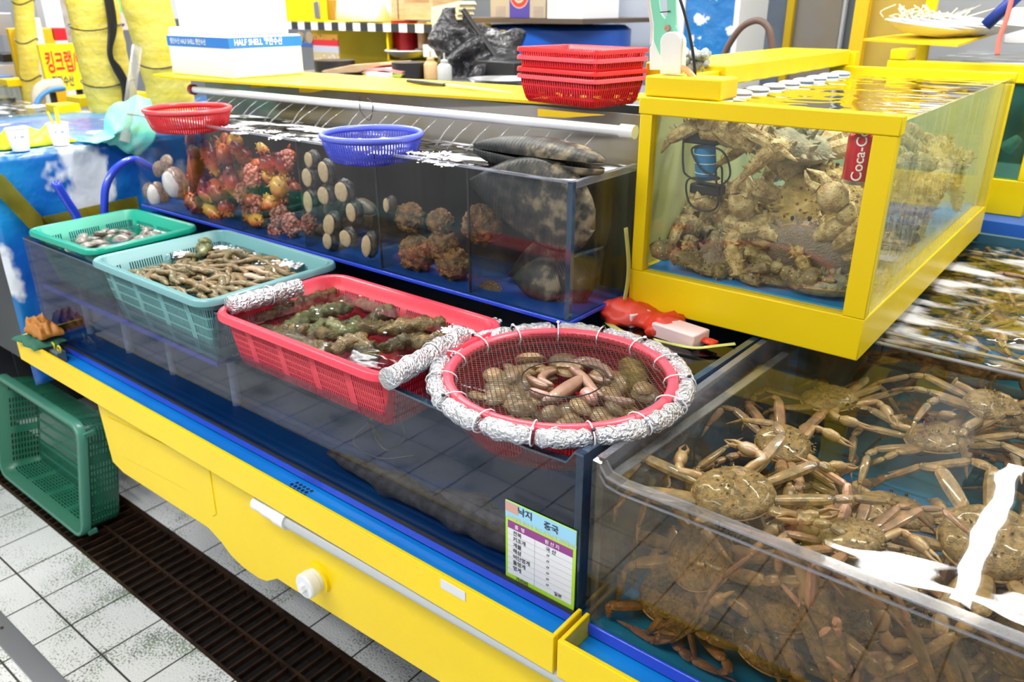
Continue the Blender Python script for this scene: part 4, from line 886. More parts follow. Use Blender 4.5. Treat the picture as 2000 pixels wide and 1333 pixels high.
# spray pipe
t = T('spray_pipe', 'white spray pipe running above the shelf tank with a row of water jets', 'pipe', (.8, .67, 1.5))
pa, pb = at(378, 175, 'y', .69), at(1236, 258, 'y', .66)
MB().tube([pa, pb], .0115, 20).build('pipe', m_white, t, smooth=60); MB().tube([pb-V((.03, 0, 0)), pb+V((.006, 0, 0))], .0155, 20).build('end_cap', m_white, t, smooth=60)
MB().tube([pa-V((.012, 0, 0)), pa+V((.006, 0, 0))], .018, 16).build('red_fitting', mat('dark_red_fitting', (.3, .01, .02), .4), t, smooth=60)
m_jet = pane('water_jet', (.95, .96, .97), .1, dirt=.22, dirtcol=(.9, .92, .95), gain=2)
NJ = 27
for i in range(NJ):
    f_ = .05+.9*i/(NJ-1)*(1 if i else 1); p = pa.lerp(pb, f_)-V((0, .006, .009)); q = V((p.x-.02+.008*math.sin(i*5), p.y-.075+.02*math.sin(i*3), Z1-.004))
    mid = (p+q)/2+V((0, -.006, .006)); MB().tube([p, p.lerp(q, .5)+V((0, -.003, .003)), q], [.0007, .0014, .0024], 6).build('water_jet', m_jet, t, smooth=180)
    MB().ell(p+V((0, .001, .001)), (.002, .002, .002), 8, 5).build('nozzle_hole', m_black, t, smooth=180)
t = T('wire_hook', 'thin black wire hook over the spray pipe', 'hook', at(710, 230, 'y', .66)); MB().tube(spline([at(u, v, 'y', .66) for u, v in ((702, 186), (704, 216), (722, 235), (728, 205), (718, 192))], 20), .0012, 5).build('wire', m_black, t, smooth=180)
foamT = T('sea_foam', 'white foam spreading over the middle of the shelf tank surface', 'foam', at(800, 300, 'z', Z1)); foam(foamT, [(735, 300, Z1), (760, 298, Z1), (790, 296, Z1), (820, 300, Z1), (850, 306, Z1), (870, 300, Z1), (890, 312, Z1), (845, 316, Z1), (870, 322, Z1)], .011, 8)
foamT = T('sea_foam', 'streaky foam over the sea squirt compartments of the shelf tank', 'foam', at(500, 262, 'z', Z1)); foam(foamT, [(450, 248, Z1), (480, 252, Z1), (505, 256, Z1), (530, 258, Z1), (470, 260, Z1), (560, 264, Z1), (590, 272, Z1), (540, 270, Z1)], .011, 9)
# pump, can, cables in the king crab tank
t = T('water_pump', 'blue cylindrical pump bound with black cable in the yellow crab tank', 'pump', at(1378, 400, 'y', .70))
a, b = at(1376, 283, 'y', .69), at(1380, 352, 'y', .69); m_pblue = mat('pump_blue', (.02, .20, .50), .4)
MB().tube([a, b], .023, 20).build('pump_body', m_pblue, t, smooth=60)
for f_ in (.25, .5, .78): MB().tube([a.lerp(b, f_)+V((.0235*math.cos(k/20*6.283), .0235*math.sin(k/20*6.283), 0)) for k in range(20)], .0012, 5, closed=True).build('band', m_tie, t, smooth=180)
a2 = at(1376, 270, 'y', .69); bx('pump_bracket', m_black, a2.x-.045, a2.x+.035, .675, .705, a2.z-.012, a2.z+.012, t, bevel=.003)
b2 = at(1382, 368, 'y', .69); bx('pump_foot', m_black, b2.x-.035, b2.x+.035, .672, .708, b2.z-.012, b2.z+.01, t, bevel=.004)
MB().tube(spline([at(u, v, 'y', y) for u, v, y in ((1336, 250, .67), (1334, 320, .66), (1345, 345, .66), (1400, 362, .66), (1425, 345, .66), (1420, 310, .66), (1400, 290, .66), (1352, 290, .665), (1370, 330, .66), (1405, 350, .66), (1345, 350, .66), (1346, 395, .66), (1375, 412, .66), (1402, 400, .66), (1398, 335, .66), (1410, 330, .66), (1408, 395, .66))], 120), .0022, 6).build('cable', m_black, t, smooth=180)
c = at(1681, 308, 'y', .675); t = T('soda_can', 'red soda can with white script behind the right post of the yellow crab tank', 'can', c-V((0, 0, .05)))
m_can = mat('red_can', (.62, .006, .012), .25, .3); hcan = .046
MB().lathe(c, [(.001, -hcan), (.024, -hcan), (.0275, -hcan+.006), (.0275, hcan-.008), (.024, hcan), (.022, hcan+.001), (.001, hcan-.001)], 28).build('can_body', m_can, t, smooth=50)
MB().lathe(c, [(.0245, hcan), (.025, hcan+.002), (.023, hcan+.002)], 28).build('can_rim', m_steel, t); MB().lathe(c, [(.024, -hcan-.002), (.0255, -hcan+.001), (.0276, -hcan+.006)], 28).build('can_base', m_steel, t)
m_wtxt = mat('white_print', (.9, .9, .9), .5)
nrm = V((math.sin(YAW)*-1*-1, -math.cos(YAW), 0)); nrm = V((CAM.x-c.x, CAM.y-c.y, 0)).normalized(); side = V((0, 0, 1)).cross(nrm).normalized()
txt('can_lettering', 'Coca-Cola', .026, m_wtxt, t, c+nrm*.0285+side*.006-V((0, 0, .04)), (0, 0, 1), -side, bold=.0003)
# red net bag with foam blocks, strap
for i, (u, v, rz, lab) in enumerate([(1328, 652, -8, 'white foam block in the red net bag, nearest the tank corner'), (1222, 612, -20, 'white foam block half under the shelf tank corner')]):
    c = at(u, v, 'z', 1.152); o = MB().box(-.055, .055, -.03, .03, -.014, .018).build('foam_block', mat('pinkish_foam_block', (.86, .62, .62), .6, bump=.3, bscale=200), bevel=.003, loc=(0, 0, 0)); o.location = c; o.rotation_euler = (0, 0, math.radians(rz)); base(o, lab, 'foam block')
m_netr = holes('red_net', (.85, .05, .02), .0022, .0022, .5, .5, -9); 
def bagmesh():
    b = MB(); ctrl = [at(u, v, 'z', 1.152) for u, v in ((1195, 602), (1222, 612), (1262, 622), (1290, 632), (1330, 650), (1398, 672))]; P = spline(ctrl, 30)
    R = [(.05, .06, .05, .035, .058, .012)[min(int(i/5), 5)]*(1-i % 5/5)+(.05, .06, .05, .035, .058, .012)[min(int(i/5)+1, 5)]*(i % 5/5) for i in range(31)]
    b.tube(P, R, 20, flat=.5, bump=.35, bs=45, up=(0, 0, 1))
    for fi, f in enumerate(b.f): b.uv[fi] = [(b.v[i].x, b.v[i].y+b.v[i].z) for i in f]
    return b
base(bagmesh().build('net_bag', m_netr, smooth=180), 'red orange net bag wrapped round foam blocks at the foot of the yellow tank', 'bag')
m_strap = mat('yellow_green_strap', (.55, .56, .16), .5, bump=.2)
def strap(pts, w): return MB().tube(spline(pts, 36), w, 8, flat=.25)
t = T('strap', 'pale yellow green strap hanging down beside the yellow crab tank', 'strap', at(1200, 630, 'y', .6))
strap([V((1.715, .612, 1.345)), at(1228, 520, 'y', .61), at(1222, 575, 'y', .60), at(1208, 632, 'y', .58), at(1188, 630, 'y', .56), at(1200, 640, 'y', .5), at(1222, 652, 'y', .47)], .009).build('webbing', m_strap, t, smooth=180)
strap([at(u, v, 'z', z) for u, v, z in ((1278, 664, 1.165), (1320, 674, 1.15), (1360, 680, 1.15), (1400, 676, 1.152), (1436, 672, 1.158))], .008).build('webbing', m_strap, t, smooth=180)
# price card
t = T('price_card', 'small printed card with handwritten seafood names stuck on the smoky tank', 'card', at(1060, 1190, 'y', -.003))
A, B, C_, D = at(990, 974, 'y', -.002), at(1131, 1037, 'y', -.002), at(1119, 1201, 'y', -.002), at(990, 1165, 'y', -.002)
cx0, cx1, cz1, cz0 = 1.860, 2.012, 1.006, .835-.03; cz0 = .838
b = MB().box(cx0, cx1, -.003, -.0005, cz0, cz1); b.build('card_sheet', mat('card_green', (.40, .72, .03), .3, coat=.4), t, bevel=.001)
def cq(nm, m, x0, x1, z0, z1, y=-.0034): MB().box(cx0+x0, cx0+x1, y, -.003, z0, z1).build(nm, m, t, smooth=0)
CW = cx1-cx0; CH = cz1-cz0
cq('card_header', mat('card_sky', (.30, .62, .85), .3), .0005, CW-.0005, cz1-.035, cz1-.001); cq('card_photo', mat('card_peach', (.62, .35, .28), .4), .0006, .03, cz1-.022, cz1-.002, -.0037)
cq('card_title', mat('card_purple', (.28, .03, .25), .3), .006, CW-.006, cz1-.056, cz1-.040); cq('card_table', mat('card_white', (.78, .79, .84), .35), .006, CW-.006, cz0+.012, cz1-.056)
m_ln = mat('card_line', (.35, .37, .42), .5); m_ink = mat('black_marker', (.01, .01, .02), .4); m_pr = mat('faded_print', (.75, .72, .12), .4)
for k in range(1, 8): cq('card_line', m_ln, .006, CW-.006, cz1-.056-.0127*k, cz1-.0556-.0127*k, -.0037)
cq('card_line', m_ln, .066, .0665, cz0+.012, cz1-.056, -.0037)
def ct(s, x, z, size, m=None, y=-.0042, bold=.00012): txt('writing', s, size, m or m_ink, t, (cx0+x, y, z), (1, 0, 0), (0, 0, 1), bold=bold)
ct('낙지', .028, cz1-.018, .018, bold=.0003); ct('중국', .085, cz1-.021, .017, bold=.0003)
ct('수산물을 원산지 표시 고객님께 판매합니다', .004, cz1-.035, .0085, m_pr, bold=.0001); ct('품  명', .022, cz1-.0515, .0095, m_wtxt); ct('원 산 지', .088, cz1-.0515, .0095, m_wtxt)
for k, (a_, b_) in enumerate([('전복', '국 산'), ('키조개', '〃'), ('개불', '〃'), ('해삼', '〃'), ('비단멍게', '〃'), ('돌멍게', '〃'), ('멍게', '〃')]):
    ct(a_, .018, cz1-.0665-.0127*k, .0105); ct(b_, .09, cz1-.0665-.0127*k, .0105)
ct('가리비', .024, cz0+.004, .0105); ct('일본', .11, cz0+.016, .009)
# a few more sea cucumbers closing the gaps
for i, (px, r, m, lab) in enumerate([([(560, 610), (600, 600), (630, 590)], .018, m_cuke, 'brown sea cucumber behind the pale green one in the red basket'), ([(640, 575), (680, 570), (720, 580)], .017, m_cuke2, 'dark sea cucumber along the back left rim of the red basket'),
        ([(550, 640), (575, 650), (610, 640)], .018, m_cuke, 'tan lumpy sea cucumber by the front left of the red basket'), ([(760, 600), (800, 598), (840, 605)], .016, m_cuke, 'brown sea cucumber by the back right wall of the red basket'),
        ([(660, 632), (700, 638), (740, 628)], .017, m_cuke2, 'dark sea cucumber under the pale curled one'), ([(840, 640), (870, 645), (900, 640)], .017, m_cuke2, 'dark sea cucumber near the foam at the right of the red basket'),
        ([(510, 640), (535, 652), (560, 655)], .016, m_cuke2, 'blackish sea cucumber in the front left corner of the red basket')]):
    blob('sea_cucumber', lab, [at(u, v, 'z', 1.114+.004*(i % 3)) for u, v in px], r*1.25, m, 'sea cucumbers in the red basket')

for i, (px, r, m, lab) in enumerate([([(590, 670), (620, 680), (655, 672)], .015, m_cuke, 'brown sea cucumber at the front of the red basket under the long one'), ([(780, 625), (820, 632), (860, 622)], .016, m_cuke, 'lumpy sea cucumber between the dark ones at the right of the red basket'), ([(610, 580), (650, 585), (690, 588)], .015, m_cuke2, 'dark sea cucumber behind the pale green one')]):
    blob('sea_cucumber', lab, [at(u, v, 'z', 1.118) for u, v in px], r*1.2, m, 'sea cucumbers in the red basket')
# ---------------------------------------------------------------- green crate on the floor
t = T('green_crate', 'dark green plastic fish crate lying on its side on the floor tiles', 'crate', (-.47, .05, 0))
X_ = V((1, 0, 0)); Zf = V((0, -math.cos(.165), math.sin(.165))); Yf = Zf.cross(X_); Mc = Matrix((X_, Yf, Zf)).transposed()
m_crw = holes('crate_wall', (.025, .17, .10), .026, .0115, .74, .5, .045, rough=.35, period=.16); m_crr = mat('crate_rim_green', (.07, .27, .19), .35, coat=.2)
m_crf = holes('crate_floor', (.03, .19, .12), .0115, .05, .45, .8, -99, rough=.35)
rect_basket(t, (-.468, .012, .228), .70, .415, .15, .012, .045, .018, m_crw, m_crr, Mc, .03, m_crf, .004)
g = MB()
for sx in (-.2, 0, .2): g.box(-.468+sx-.004, -.468+sx+.004, .10, .165, .004, .012)
g.build('rib', m_crr, t)
MB().box(-.112, -.098, .0, .03, .02, .035).build('lug', m_crr, t); MB().box(-.112, -.098, .06, .1, .40, .415).build('lug', m_crr, t)
# ---------------------------------------------------------------- cloths and clamp on the left end of the tray
def cloth(name, lab, cat, c, sx, sy, h, m, seed, nx=22, ny=18, rz=0):
    b = MB(); rn = random.Random(seed); o3 = V((rn.random()*9, rn.random()*9, 0)); vs = []; R = rotz(rz)
    for j in range(ny+1):
        for i in range(nx+1):
            u, v = i/nx*2-1, j/ny*2-1; e = max(0, 1-max(abs(u), abs(v))**4)
            z = h*e*(.55+.9*abs(noise.noise(V((u*1.7, v*1.7, 0))+o3))+.3*noise.noise(V((u*5, v*5, 2))+o3)); w_ = 1+.18*noise.noise(V((u*2, v*2, 5))+o3)
            vs.append(V(c)+R @ V((u*sx*w_, v*sy*w_, max(z, .0005))))
    b.add(vs, [(j*(nx+1)+i, j*(nx+1)+i+1, (j+1)*(nx+1)+i+1, (j+1)*(nx+1)+i) for j in range(ny) for i in range(nx)])
    return base(b.build(name, m, smooth=180, solid=.002), lab, cat)
p = at(85, 668, 'z', .852)
cloth('green_cloth', 'dark green folded cloth under the orange one at the left end of the yellow tray', 'cloth', p+V((-.02, .0, 0)), .075, .05, .02, mat('green_cloth', (.03, .14, .09), .8, bump=.5, bscale=300), 3)
o = cloth('orange_glove', 'crumpled orange brown rubber glove on the left end of the yellow tray', 'glove', at(85, 650, 'z', .875), .06, .035, .05, mat('orange_rubber', (.48, .19, .03), .5, bump=.5, bscale=40), 5)
t = T('grey_clamp', 'grey plastic clamp with two yellow rings beside the orange glove', 'clamp', at(110, 690, 'z', .81))
c = at(112, 690, 'z', .83); bx('clamp_body', mat('clamp_grey', (.12, .16, .18), .5), c.x-.03, c.x+.03, c.y-.015, c.y+.015, c.z-.025, c.z+.012, t, bevel=.004)
m_yr = mat('lime_yellow_ring', (.7, .62, .03), .4)
for dx in (-.02, .022): MB().tube([c+V((dx+.011*math.cos(k/16*6.283), 0, .018+.011*math.sin(k/16*6.283))) for k in range(16)], .003, 6, closed=True).build('ring', m_yr, t, smooth=180)
# ---------------------------------------------------------------- tarp covered table and what is on it
def cloud_mat(name, blue1, blue2, sc, lo, hi, stretch=(1, 1, 1), rough=.3):
    m, n, b = nt(name); t = tex(n, 'Noise', sc, 4, stretch=stretch); g = tex(n, 'Noise', 2.2, 2)
    col = ramp(n, g.outputs['Fac'], [(.4, blue1), (.62, blue2)]); f = ramp(n, t.outputs['Fac'], [(lo, (0, 0, 0)), (hi, (1, 1, 1))])
    n.links.new(mixc(n, f, col, (.75, .82, .9)), b.inputs['Base Color']); b.inputs['Roughness'].default_value = rough; b.inputs['Coat Weight'].default_value = .3
    h = tex(n, 'Noise', 9, 3); bumpn(n, h.outputs['Fac'], .5, .03, b.inputs['Normal']); return m
m_tarp = cloud_mat('cloud_print_tarp', (.005, .08, .42), (.01, .26, .62), 4.5, .58, .63, (1, 1, .8))
TX, TZ = -.32, 1.358
t = T('tarp_table', 'table wrapped in shiny blue plastic sheet printed with clouds', 'table', (-.8, .9, 0))
b = MB(); NY, NZ = 70, 40; vs = []
for j in range(NZ+1):
    for i in range(NY+1):
        y = .02+2.0*i/NY; f_ = j/NZ
        if f_ < .12: x = TX-.02-1.1*(1-f_/.12); z = TZ
        else: z = TZ-(f_-.12)/.88*(TZ-.56); x = TX
        if f_ > .13: x += .022*noise.noise(V((y*5, z*2.5, 0)))*min(1, (f_-.12)*6)+.008*noise.noise(V((y*16, z*9, 3)))
        vs.append((x, y, z))
b.add(vs, [(j*(NY+1)+i, (j+1)*(NY+1)+i, (j+1)*(NY+1)+i+1, j*(NY+1)+i+1) for j in range(NZ) for i in range(NY)])
b.build('plastic_sheet', m_tarp, t, smooth=180, solid=.003)
bx('table_body', m_dark, -1.4, TX-.05, .04, 2.0, .62, TZ-.02, t)
for x, y in ((-1.3, .3), (-.45, .4), (-1.3, 1.9), (-.45, 1.9)): bx('leg', m_dark, x-.03, x+.03, y-.03, y+.03, 0, .62, t)
m_tape = pane('yellow_packing_tape', (.72, .62, .12), .15, dirt=.5, dirtcol=(.42, .36, .05), gain=1.5)
for k, ((a1, a2), (b1, b2)) in enumerate((((-10, 350), (85, 452)), ((85, 440), (270, 398)))):
    P, Q = at(a1, a2, 'x', TX+.024), at(b1, b2, 'x', TX+.024); d = (Q-P).normalized(); s = d.cross(V((1, 0, 0)))*.028
    MB().prism([P-s, P+s, Q+s, Q-s], (.001, 0, 0)).build('packing_tape', m_tape, t, smooth=0)
def cup(u, v, lab):
    c = at(u, v, 'z', TZ+.002); t = T('paper_cup', lab, 'cup', c, 'paper cups'); 
    MB().lathe(c, [(.001, .002), (.024, .002), (.025, 0), (.0335, .072)], 32).build('cup_body', mat('paper_white', (.86, .87, .9), .5), t, smooth=50, solid=.001)
    MB().tube([c+V((.034*math.cos(k/32*6.283), .034*math.sin(k/32*6.283), .073)) for k in range(32)], .0016, 6, closed=True).build('rolled_lip', m_white, t, smooth=180)
    n_ = V((CAM.x-c.x, CAM.y-c.y, 0)).normalized(); s_ = V((0, 0, 1)).cross(n_); m_ = mat('faint_blue_print', (.45, .5, .72), .6)
    for dx, w_ in ((-.012, .006), (.006, .012)): 
        q = c+n_*.0305+s_*dx+V((0, 0, .045)); MB().prism([q, q+s_*w_, q+s_*w_+V((0, 0, .006)), q+V((0, 0, .006))], n_*.0006).build('printed_mark', m_, t, smooth=0)
    return c
cup(42, 294, 'left paper cup on the cloud print table, in front of the yellow glove'); c2 = cup(120, 283, 'right paper cup on the cloud print table, with a yellow stick in it')
base(MB().tube([c2+V((0, 0, .03)), c2+V((-.03, -.01, .11))], .004, 8).tube([c2+V((.004, .004, .03)), c2+V((-.008, .01, .125))], .007, 8, flat=.3).build('plastic_stick', mat('yellow_stick', (.75, .6, .06), .4)), 'yellow plastic sticks standing in the right paper cup', 'stick')
cloth('rubber_glove', 'crumpled lime yellow rubber glove behind the left paper cup', 'glove', at(55, 285, 'z', TZ+.003)+V((-.05, .03, 0)), .09, .12, .055, mat('lime_rubber', (.72, .85, .02), .4), 11)
m_mint = mat('mint_cloth', (.18, .80, .62), .85, col2=(.28, .86, .70), scale=4, bump=.3, bscale=200)
b = MB(); n1, n2 = 26, 20; vs = []
top = [at(u, v, 'x', -.42) for u, v in ((150, 268), (200, 262), (205, 225), (228, 203), (262, 190), (292, 192))]; bot = [at(u, v, 'x', -.30) for u, v in ((150, 275), (175, 276), (195, 275), (215, 282), (240, 293), (268, 308))]
tp, bp_ = spline(top, n1), spline(bot, n1)
for j in range(n2+1):
    f_ = j/n2
    for i in range(n1+1):
        q = tp[i].lerp(bp_[i], f_); q = q+V((.10*math.sin(f_*math.pi)+.02*noise.noise(V((i*.35, f_*2, 0))), 0, .012*noise.noise(V((i*.3, f_*3, 4))))); vs.append(q)
b.add(vs, [(j*(n1+1)+i, j*(n1+1)+i+1, (j+1)*(n1+1)+i+1, (j+1)*(n1+1)+i) for j in range(n2) for i in range(n1)])
base(b.build('mint_towel', m_mint, smooth=180, solid=.004), 'mint green towel draped at the corner of the cloud print table', 'towel')
m_cl = pane('milky_plastic', (.86, .86, .82), .15, dirt=.45, dirtcol=(.8, .8, .76), gain=2)
P, Q = at(268, 90, 'x', -.28), at(243, 277, 'x', -.26); 
base(MB().tube([P, P.lerp(Q, .5), Q], .020, 14, flat=.5).build('plastic_sleeve', m_cl, smooth=60), 'milky clear plastic sleeve leaning against the left end of the shelf tank', 'plastic sleeve')
m_hose = mat('blue_hose', (.02, .06, .62), .28, coat=.4)
H1 = [at(u, v, 'x', -.22) for u, v in ((108, 356), (130, 392), (152, 428), (160, 470))]+[V((-.22, .33, .6)), V((-.22, .33, .0))]
t = T('blue_hose', 'cut open end of a blue hose poking up behind the green basket', 'hose', H1[-1]); MB().tube(spline(H1, 20), .0125, 16, caps=False).build('hose_wall', m_hose, t, smooth=180, solid=.004)
H2 = spline([at(u, v, 'x', -.18) for u, v in ((206, 440), (204, 400), (208, 362), (228, 328), (262, 312), (300, 330))], 90)
t = T('blue_hose', 'ribbed blue hose arching into the left end of the shelf tank', 'hose', H2[0]); MB().tube(H2, [.0125*(1+.06*(i % 2)) for i in range(91)], 16).build('hose_wall', m_hose, t, smooth=180)
# ---------------------------------------------------------------- wrapped posts, cables and the stall at the far left
m_wrap = mat('yellow_film_wrap', (.72, .56, .06), .45, col2=(.80, .66, .14), scale=6, stretch=(1, 1, 7), bump=1, bscale=34, bdist=.006)
def post(lab, px, xs, r, bands):
    P = [at(u, v, 'x', xs) for u, v in px]; t = T('wrapped_post', lab, 'post', P[0]); S = spline(P, 30)
    MB().tube(S, [r*(1+.05*noise.noise(V((i*.5, r*90, 1)))) for i in range(31)], 26, bump=.05, bs=20).build('film_wrap', m_wrap, t, smooth=180)
    for f_ in bands:
        c = P[0].lerp(P[-1], f_); c = S[int(f_*30)]; MB().tube([c+V((r*1.08*math.cos(k/20*6.283), r*1.08*math.sin(k/20*6.283), .012*math.sin(k/20*12.5))) for k in range(20)], .003, 5, closed=True).build('wire_band', m_black, t, smooth=180)
post('thick leaning post in yellow plastic wrap with black cables running down it', [(255, 330), (226, 215), (198, 100), (178, -10), (172, -60)], -1.2, .105, (.38, .62))
post('shorter wrapped yellow post behind the red round basket', [(345, 260), (334, 190), (312, 100), (283, 0), (276, -50)], -.8, .095, (.45,))
post('thin distant post wrapped in yellow plastic at the far left', [(75, 260), (62, 170), (52, 80), (44, -10), (42, -40)], -2.3, .05, (.3, .5, .7))
t = T('black_cables', 'bundle of black cables tied along the thick wrapped post', 'cable', at(240, 200, 'x', -1.08))
for dx, m_ in ((0, 0), (6, 2), (11, -2), (3, 4)): MB().tube(spline([at(u+dx*k, v, 'x', -1.07) for u, v, k in ((202, -30, 1), (214, 50, 1), (213, 105, .4+.1*m_), (224, 135, 1), (240, 168, .8), (243, 215, .3))], 40), .0085, 8).build('cable', m_black, t, smooth=180)
t = T('crab_sign', 'yellow sign with red Korean lettering standing behind the left tank', 'sign', at(110, 200, 'x', -2.0))
A, B, D = at(75, 87, 'x', -2.0), at(152, 98, 'x', -2.0), at(90, 180, 'x', -2.0)
sx = V((0, 1, 0)); w_ = B.y-A.y+.12; hgt = A.z-D.z
MB().box(-2.03, -2.0, A.y, A.y+w_, D.z, A.z).build('sign_board', mat('sign_yellow', (.95, .78, .01), .4), t, bevel=.002)
txt('sign_lettering', '킹크랩/랍', .115, mat('sign_red', (.75, .02, .03), .5), t, (-1.997, A.y+.015, A.z-.13), (0, 1, 0), (0, 0, 1), sx=.44, bold=.002)
txt('sign_lettering', '진리수산', .06, mat('sign_navy', (.04, .04, .15), .5), t, (-1.997, A.y+.03, A.z-.205), (0, 1, 0), (0, 0, 1), bold=.001, sx=.5)
for dy in (.02, .16): bx('leg', m_dark, -2.05, -2.032, A.y+dy, A.y+dy+.03, 0, A.z-.05, t)
def far_tank(lab, x0, x1, y0, y1, z0, z1):
    t = T('far_tank', lab, 'tank', ((x0+x1)/2, (y0+y1)/2, z0))
    for xa, ya in ((x0, y0), (x1-.02, y0), (x0, y1-.02), (x1-.02, y1-.02)): bx('post', m_dark, xa, xa+.02, ya, ya+.02, z0, z1, t)
    bx('pane', g_wet, x1-.008, x1-.002, y0+.02, y1-.02, z0, z1-.01, t, bevel=0); bx('pane', g_wet, x0+.02, x1-.02, y0, y0+.006, z0, z1-.01, t, bevel=0)
    for xa, ya in ((x1-.08, y0), (x1-.08, y1-.1)): bx('corner_cap', m_yel, xa-.03, xa+.085, ya-.005, ya+.1, z1-.02, z1+.02, t, bevel=.004)
    MB().quad((x0, y0, z1-.012), (x1, y0, z1-.012), (x1, y1, z1-.012), (x0, y1, z1-.012)).build('water', w_busy, t, smooth=0)
    bx('contents', mat('murky_tank_side', (.22, .2, .14), .5, col2=(.12, .11, .08), scale=12), x0+.03, x1-.06, y0+.05, y1-.05, z0, z1-.08, t)
    bx('stand', m_dark, x0, x1, y0, y1, 0, z0-.001, t)
far_tank('dark sided tank with yellow corner caps behind the paper cups', -2.0, -1.28, .05, .80, 1.1, 1.375)
far_tank('farther tank with a yellow rim behind the wrapped posts', -3.6, -2.3, -.2, 1.0, 1.1, 1.42)
p = at(85, 190, 'x', -1.75); t = T('pipe_elbow', 'cream plastic pipe elbow over the left tank beside the sign', 'pipe', p)
MB().tube(spline([at(u, v, 'x', -1.75) for u, v in ((76, 205), (76, 182), (88, 170), (120, 166))], 16), .032, 14).build('pipe', mat('cream_pvc', (.72, .62, .48), .4), t, smooth=180)
base(MB().tube(spline([at(u, v, 'x', -1.7) for u, v in ((70, 204), (80, 188), (100, 176), (127, 172))], 20), .011, 10).build('blue_tube', mat('sky_blue_tube', (.08, .3, .75), .4), smooth=180), 'light blue tube dipping into the left tank', 'tube')
t = T('yellow_ledge', 'yellow ledge panel at the foot of the thick wrapped post', 'ledge', at(170, 215, 'x', -1.35)); a = at(146, 190, 'x', -1.5); bx('panel', m_yel, -1.6, -1.45, a.y, a.y+.35, a.z-.07, a.z, t)
rn = random.Random(21)
def bgbox(name, lab, cat, u0, v0, u1, v1, y, depth, m, bevel=.004, ax='y'):
    a, b = at(u0, v1, ax, y), at(u1, v0, ax, y)
    if ax == 'y': o = MB().box(min(a.x, b.x), max(a.x, b.x), y, y+depth, min(a.z, b.z), max(a.z, b.z))
    else: o = MB().box(y-depth, y, min(a.y, b.y), max(a.y, b.y), min(a.z, b.z), max(a.z, b.z))
    return base(o.build(name, m, bevel=bevel), lab, cat)
m_lg = mat('light_grey_panel', (.50, .52, .55), .5, col2=(.42, .45, .5), scale=1.5); m_or = mat('orange_yellow_bin', (.9, .5, .01), .4)
def xbox(name, lab, cat, u0, v0, u1, v1, x, depth, m, zb=None):
    a, b = at(u0, v1, 'x', x), at(u1, v0, 'x', x)
    return base(MB().box(x-depth, x, min(a.y, b.y), max(a.y, b.y), zb if zb is not None else min(a.z, b.z), max(a.z, b.z)).build(name, m, bevel=.004), lab, cat)
xbox('storage_bin', 'orange yellow plastic bin above the Korean sign', 'bin', 78, 55, 104, 84, -2.6, .3, m_or, 0)
xbox('red_bundle', 'red plastic bundle beside the orange bin above the sign', 'bundle', 104, 54, 128, 80, -2.6, .25, m_red)
xbox('white_board', 'white board edge leaning behind the thin wrapped post', 'board', 60, 35, 78, 115, -2.5, .05, m_white, 0)
xbox('grey_cabinet', 'tall grey cabinet between the thin and the thick wrapped posts', 'cabinet', 62, -60, 96, 60, -3.4, .5, m_lg, 0)
xbox('white_column', 'narrow white column in the background beside the grey cabinet', 'column', 92, -60, 104, 54, -3.2, .1, m_white, 0)
xbox('shelf_unit', 'brown grey shelf unit behind the thick wrapped post', 'shelf unit', 120, -60, 170, 70, -3.6, .4, mat('dusty_shelf', (.32, .27, .22), .6, col2=(.5, .46, .42), scale=14), 0)
xbox('blue_tub', 'light blue tub at the left edge below the thin wrapped post', 'tub', -10, 148, 26, 172, -2.9, .3, mat('blue_tub', (.08, .25, .75), .4))
xbox('cream_board', 'cream board standing behind the blue tub at the left edge', 'board', -10, 125, 48, 172, -3.0, .03, mat('cream_board', (.66, .6, .52), .6))
xbox('black_basin', 'black basin behind the thin wrapped post', 'basin', 8, 104, 40, 122, -3.0, .2, m_black)
xbox('yellow_board', 'dull yellow board behind the thin wrapped post', 'board', 28, 55, 42, 110, -2.9, .04, m_yel2, 0)
xbox('green_hanging', 'bright green cloth hanging between the two thick posts', 'cloth', 218, -20, 250, 24, -2.2, .02, mat('bright_green', (.12, .75, .32), .7))
xbox('pink_sheet', 'pale pinkish panel between the two thick wrapped posts', 'panel', 226, 24, 254, 60, -2.2, .05, mat('pale_pink', (.58, .5, .52), .6))
xbox('grey_notice', 'grey notice panel just left of the stacked foam boxes', 'panel', 318, -20, 345, 38, -2.4, .03, m_lg)
xbox('steel_kettle', 'shiny steel pot at the top left corner of the photo', 'pot', -5, 25, 22, 70, -3.2, .2, m_steel)
# ---------------------------------------------------------------- yellow counter shelf behind the shelf tank
FL, FR, BR_, BL = at(345, 156, 'z', 1.566), at(1168, 211, 'z', 1.566), at(1060, 166, 'z', 1.566), at(300, 128, 'z', 1.566)
t = T('counter_board', 'long bright yellow counter board running behind the spray pipe', 'counter', (.6, .9, 1.45))
MB().prism([FL, FR, V((FR.x, 1.19, 1.566)), V((-.42, 1.03, 1.566)), V((-.34, .665, 1.566))], (0, 0, .008)).build('board', m_yel, t, smooth=0)
for x, w_ in ((.14, .10), (.40, .10), (1.36, .14)): MB().prism([(x, .75, 1.566), (x, .75, 1.548), (x+w_*.6, .75, 1.551), (x+w_*1.4, .75, 1.566)], (0, .008, 0)).build('bracket', m_yel2, t)
bx('back_sheet', mat('splashed_back_sheet', (.32, .27, .12), .4, col2=(.42, .40, .36), scale=2.2, lo=.42, hi=.55, coat=.4), -.3, 1.72, .845, .855, 1.1, 1.56, t, bevel=0)
bx('sheet_support', m_dark, -.3, 1.5, .88, 1.1, 0, 1.1, t)
t = T('kitchen_knife', 'kitchen knife with black handle lying on the yellow counter board', 'knife', at(880, 165, 'z', 1.575))
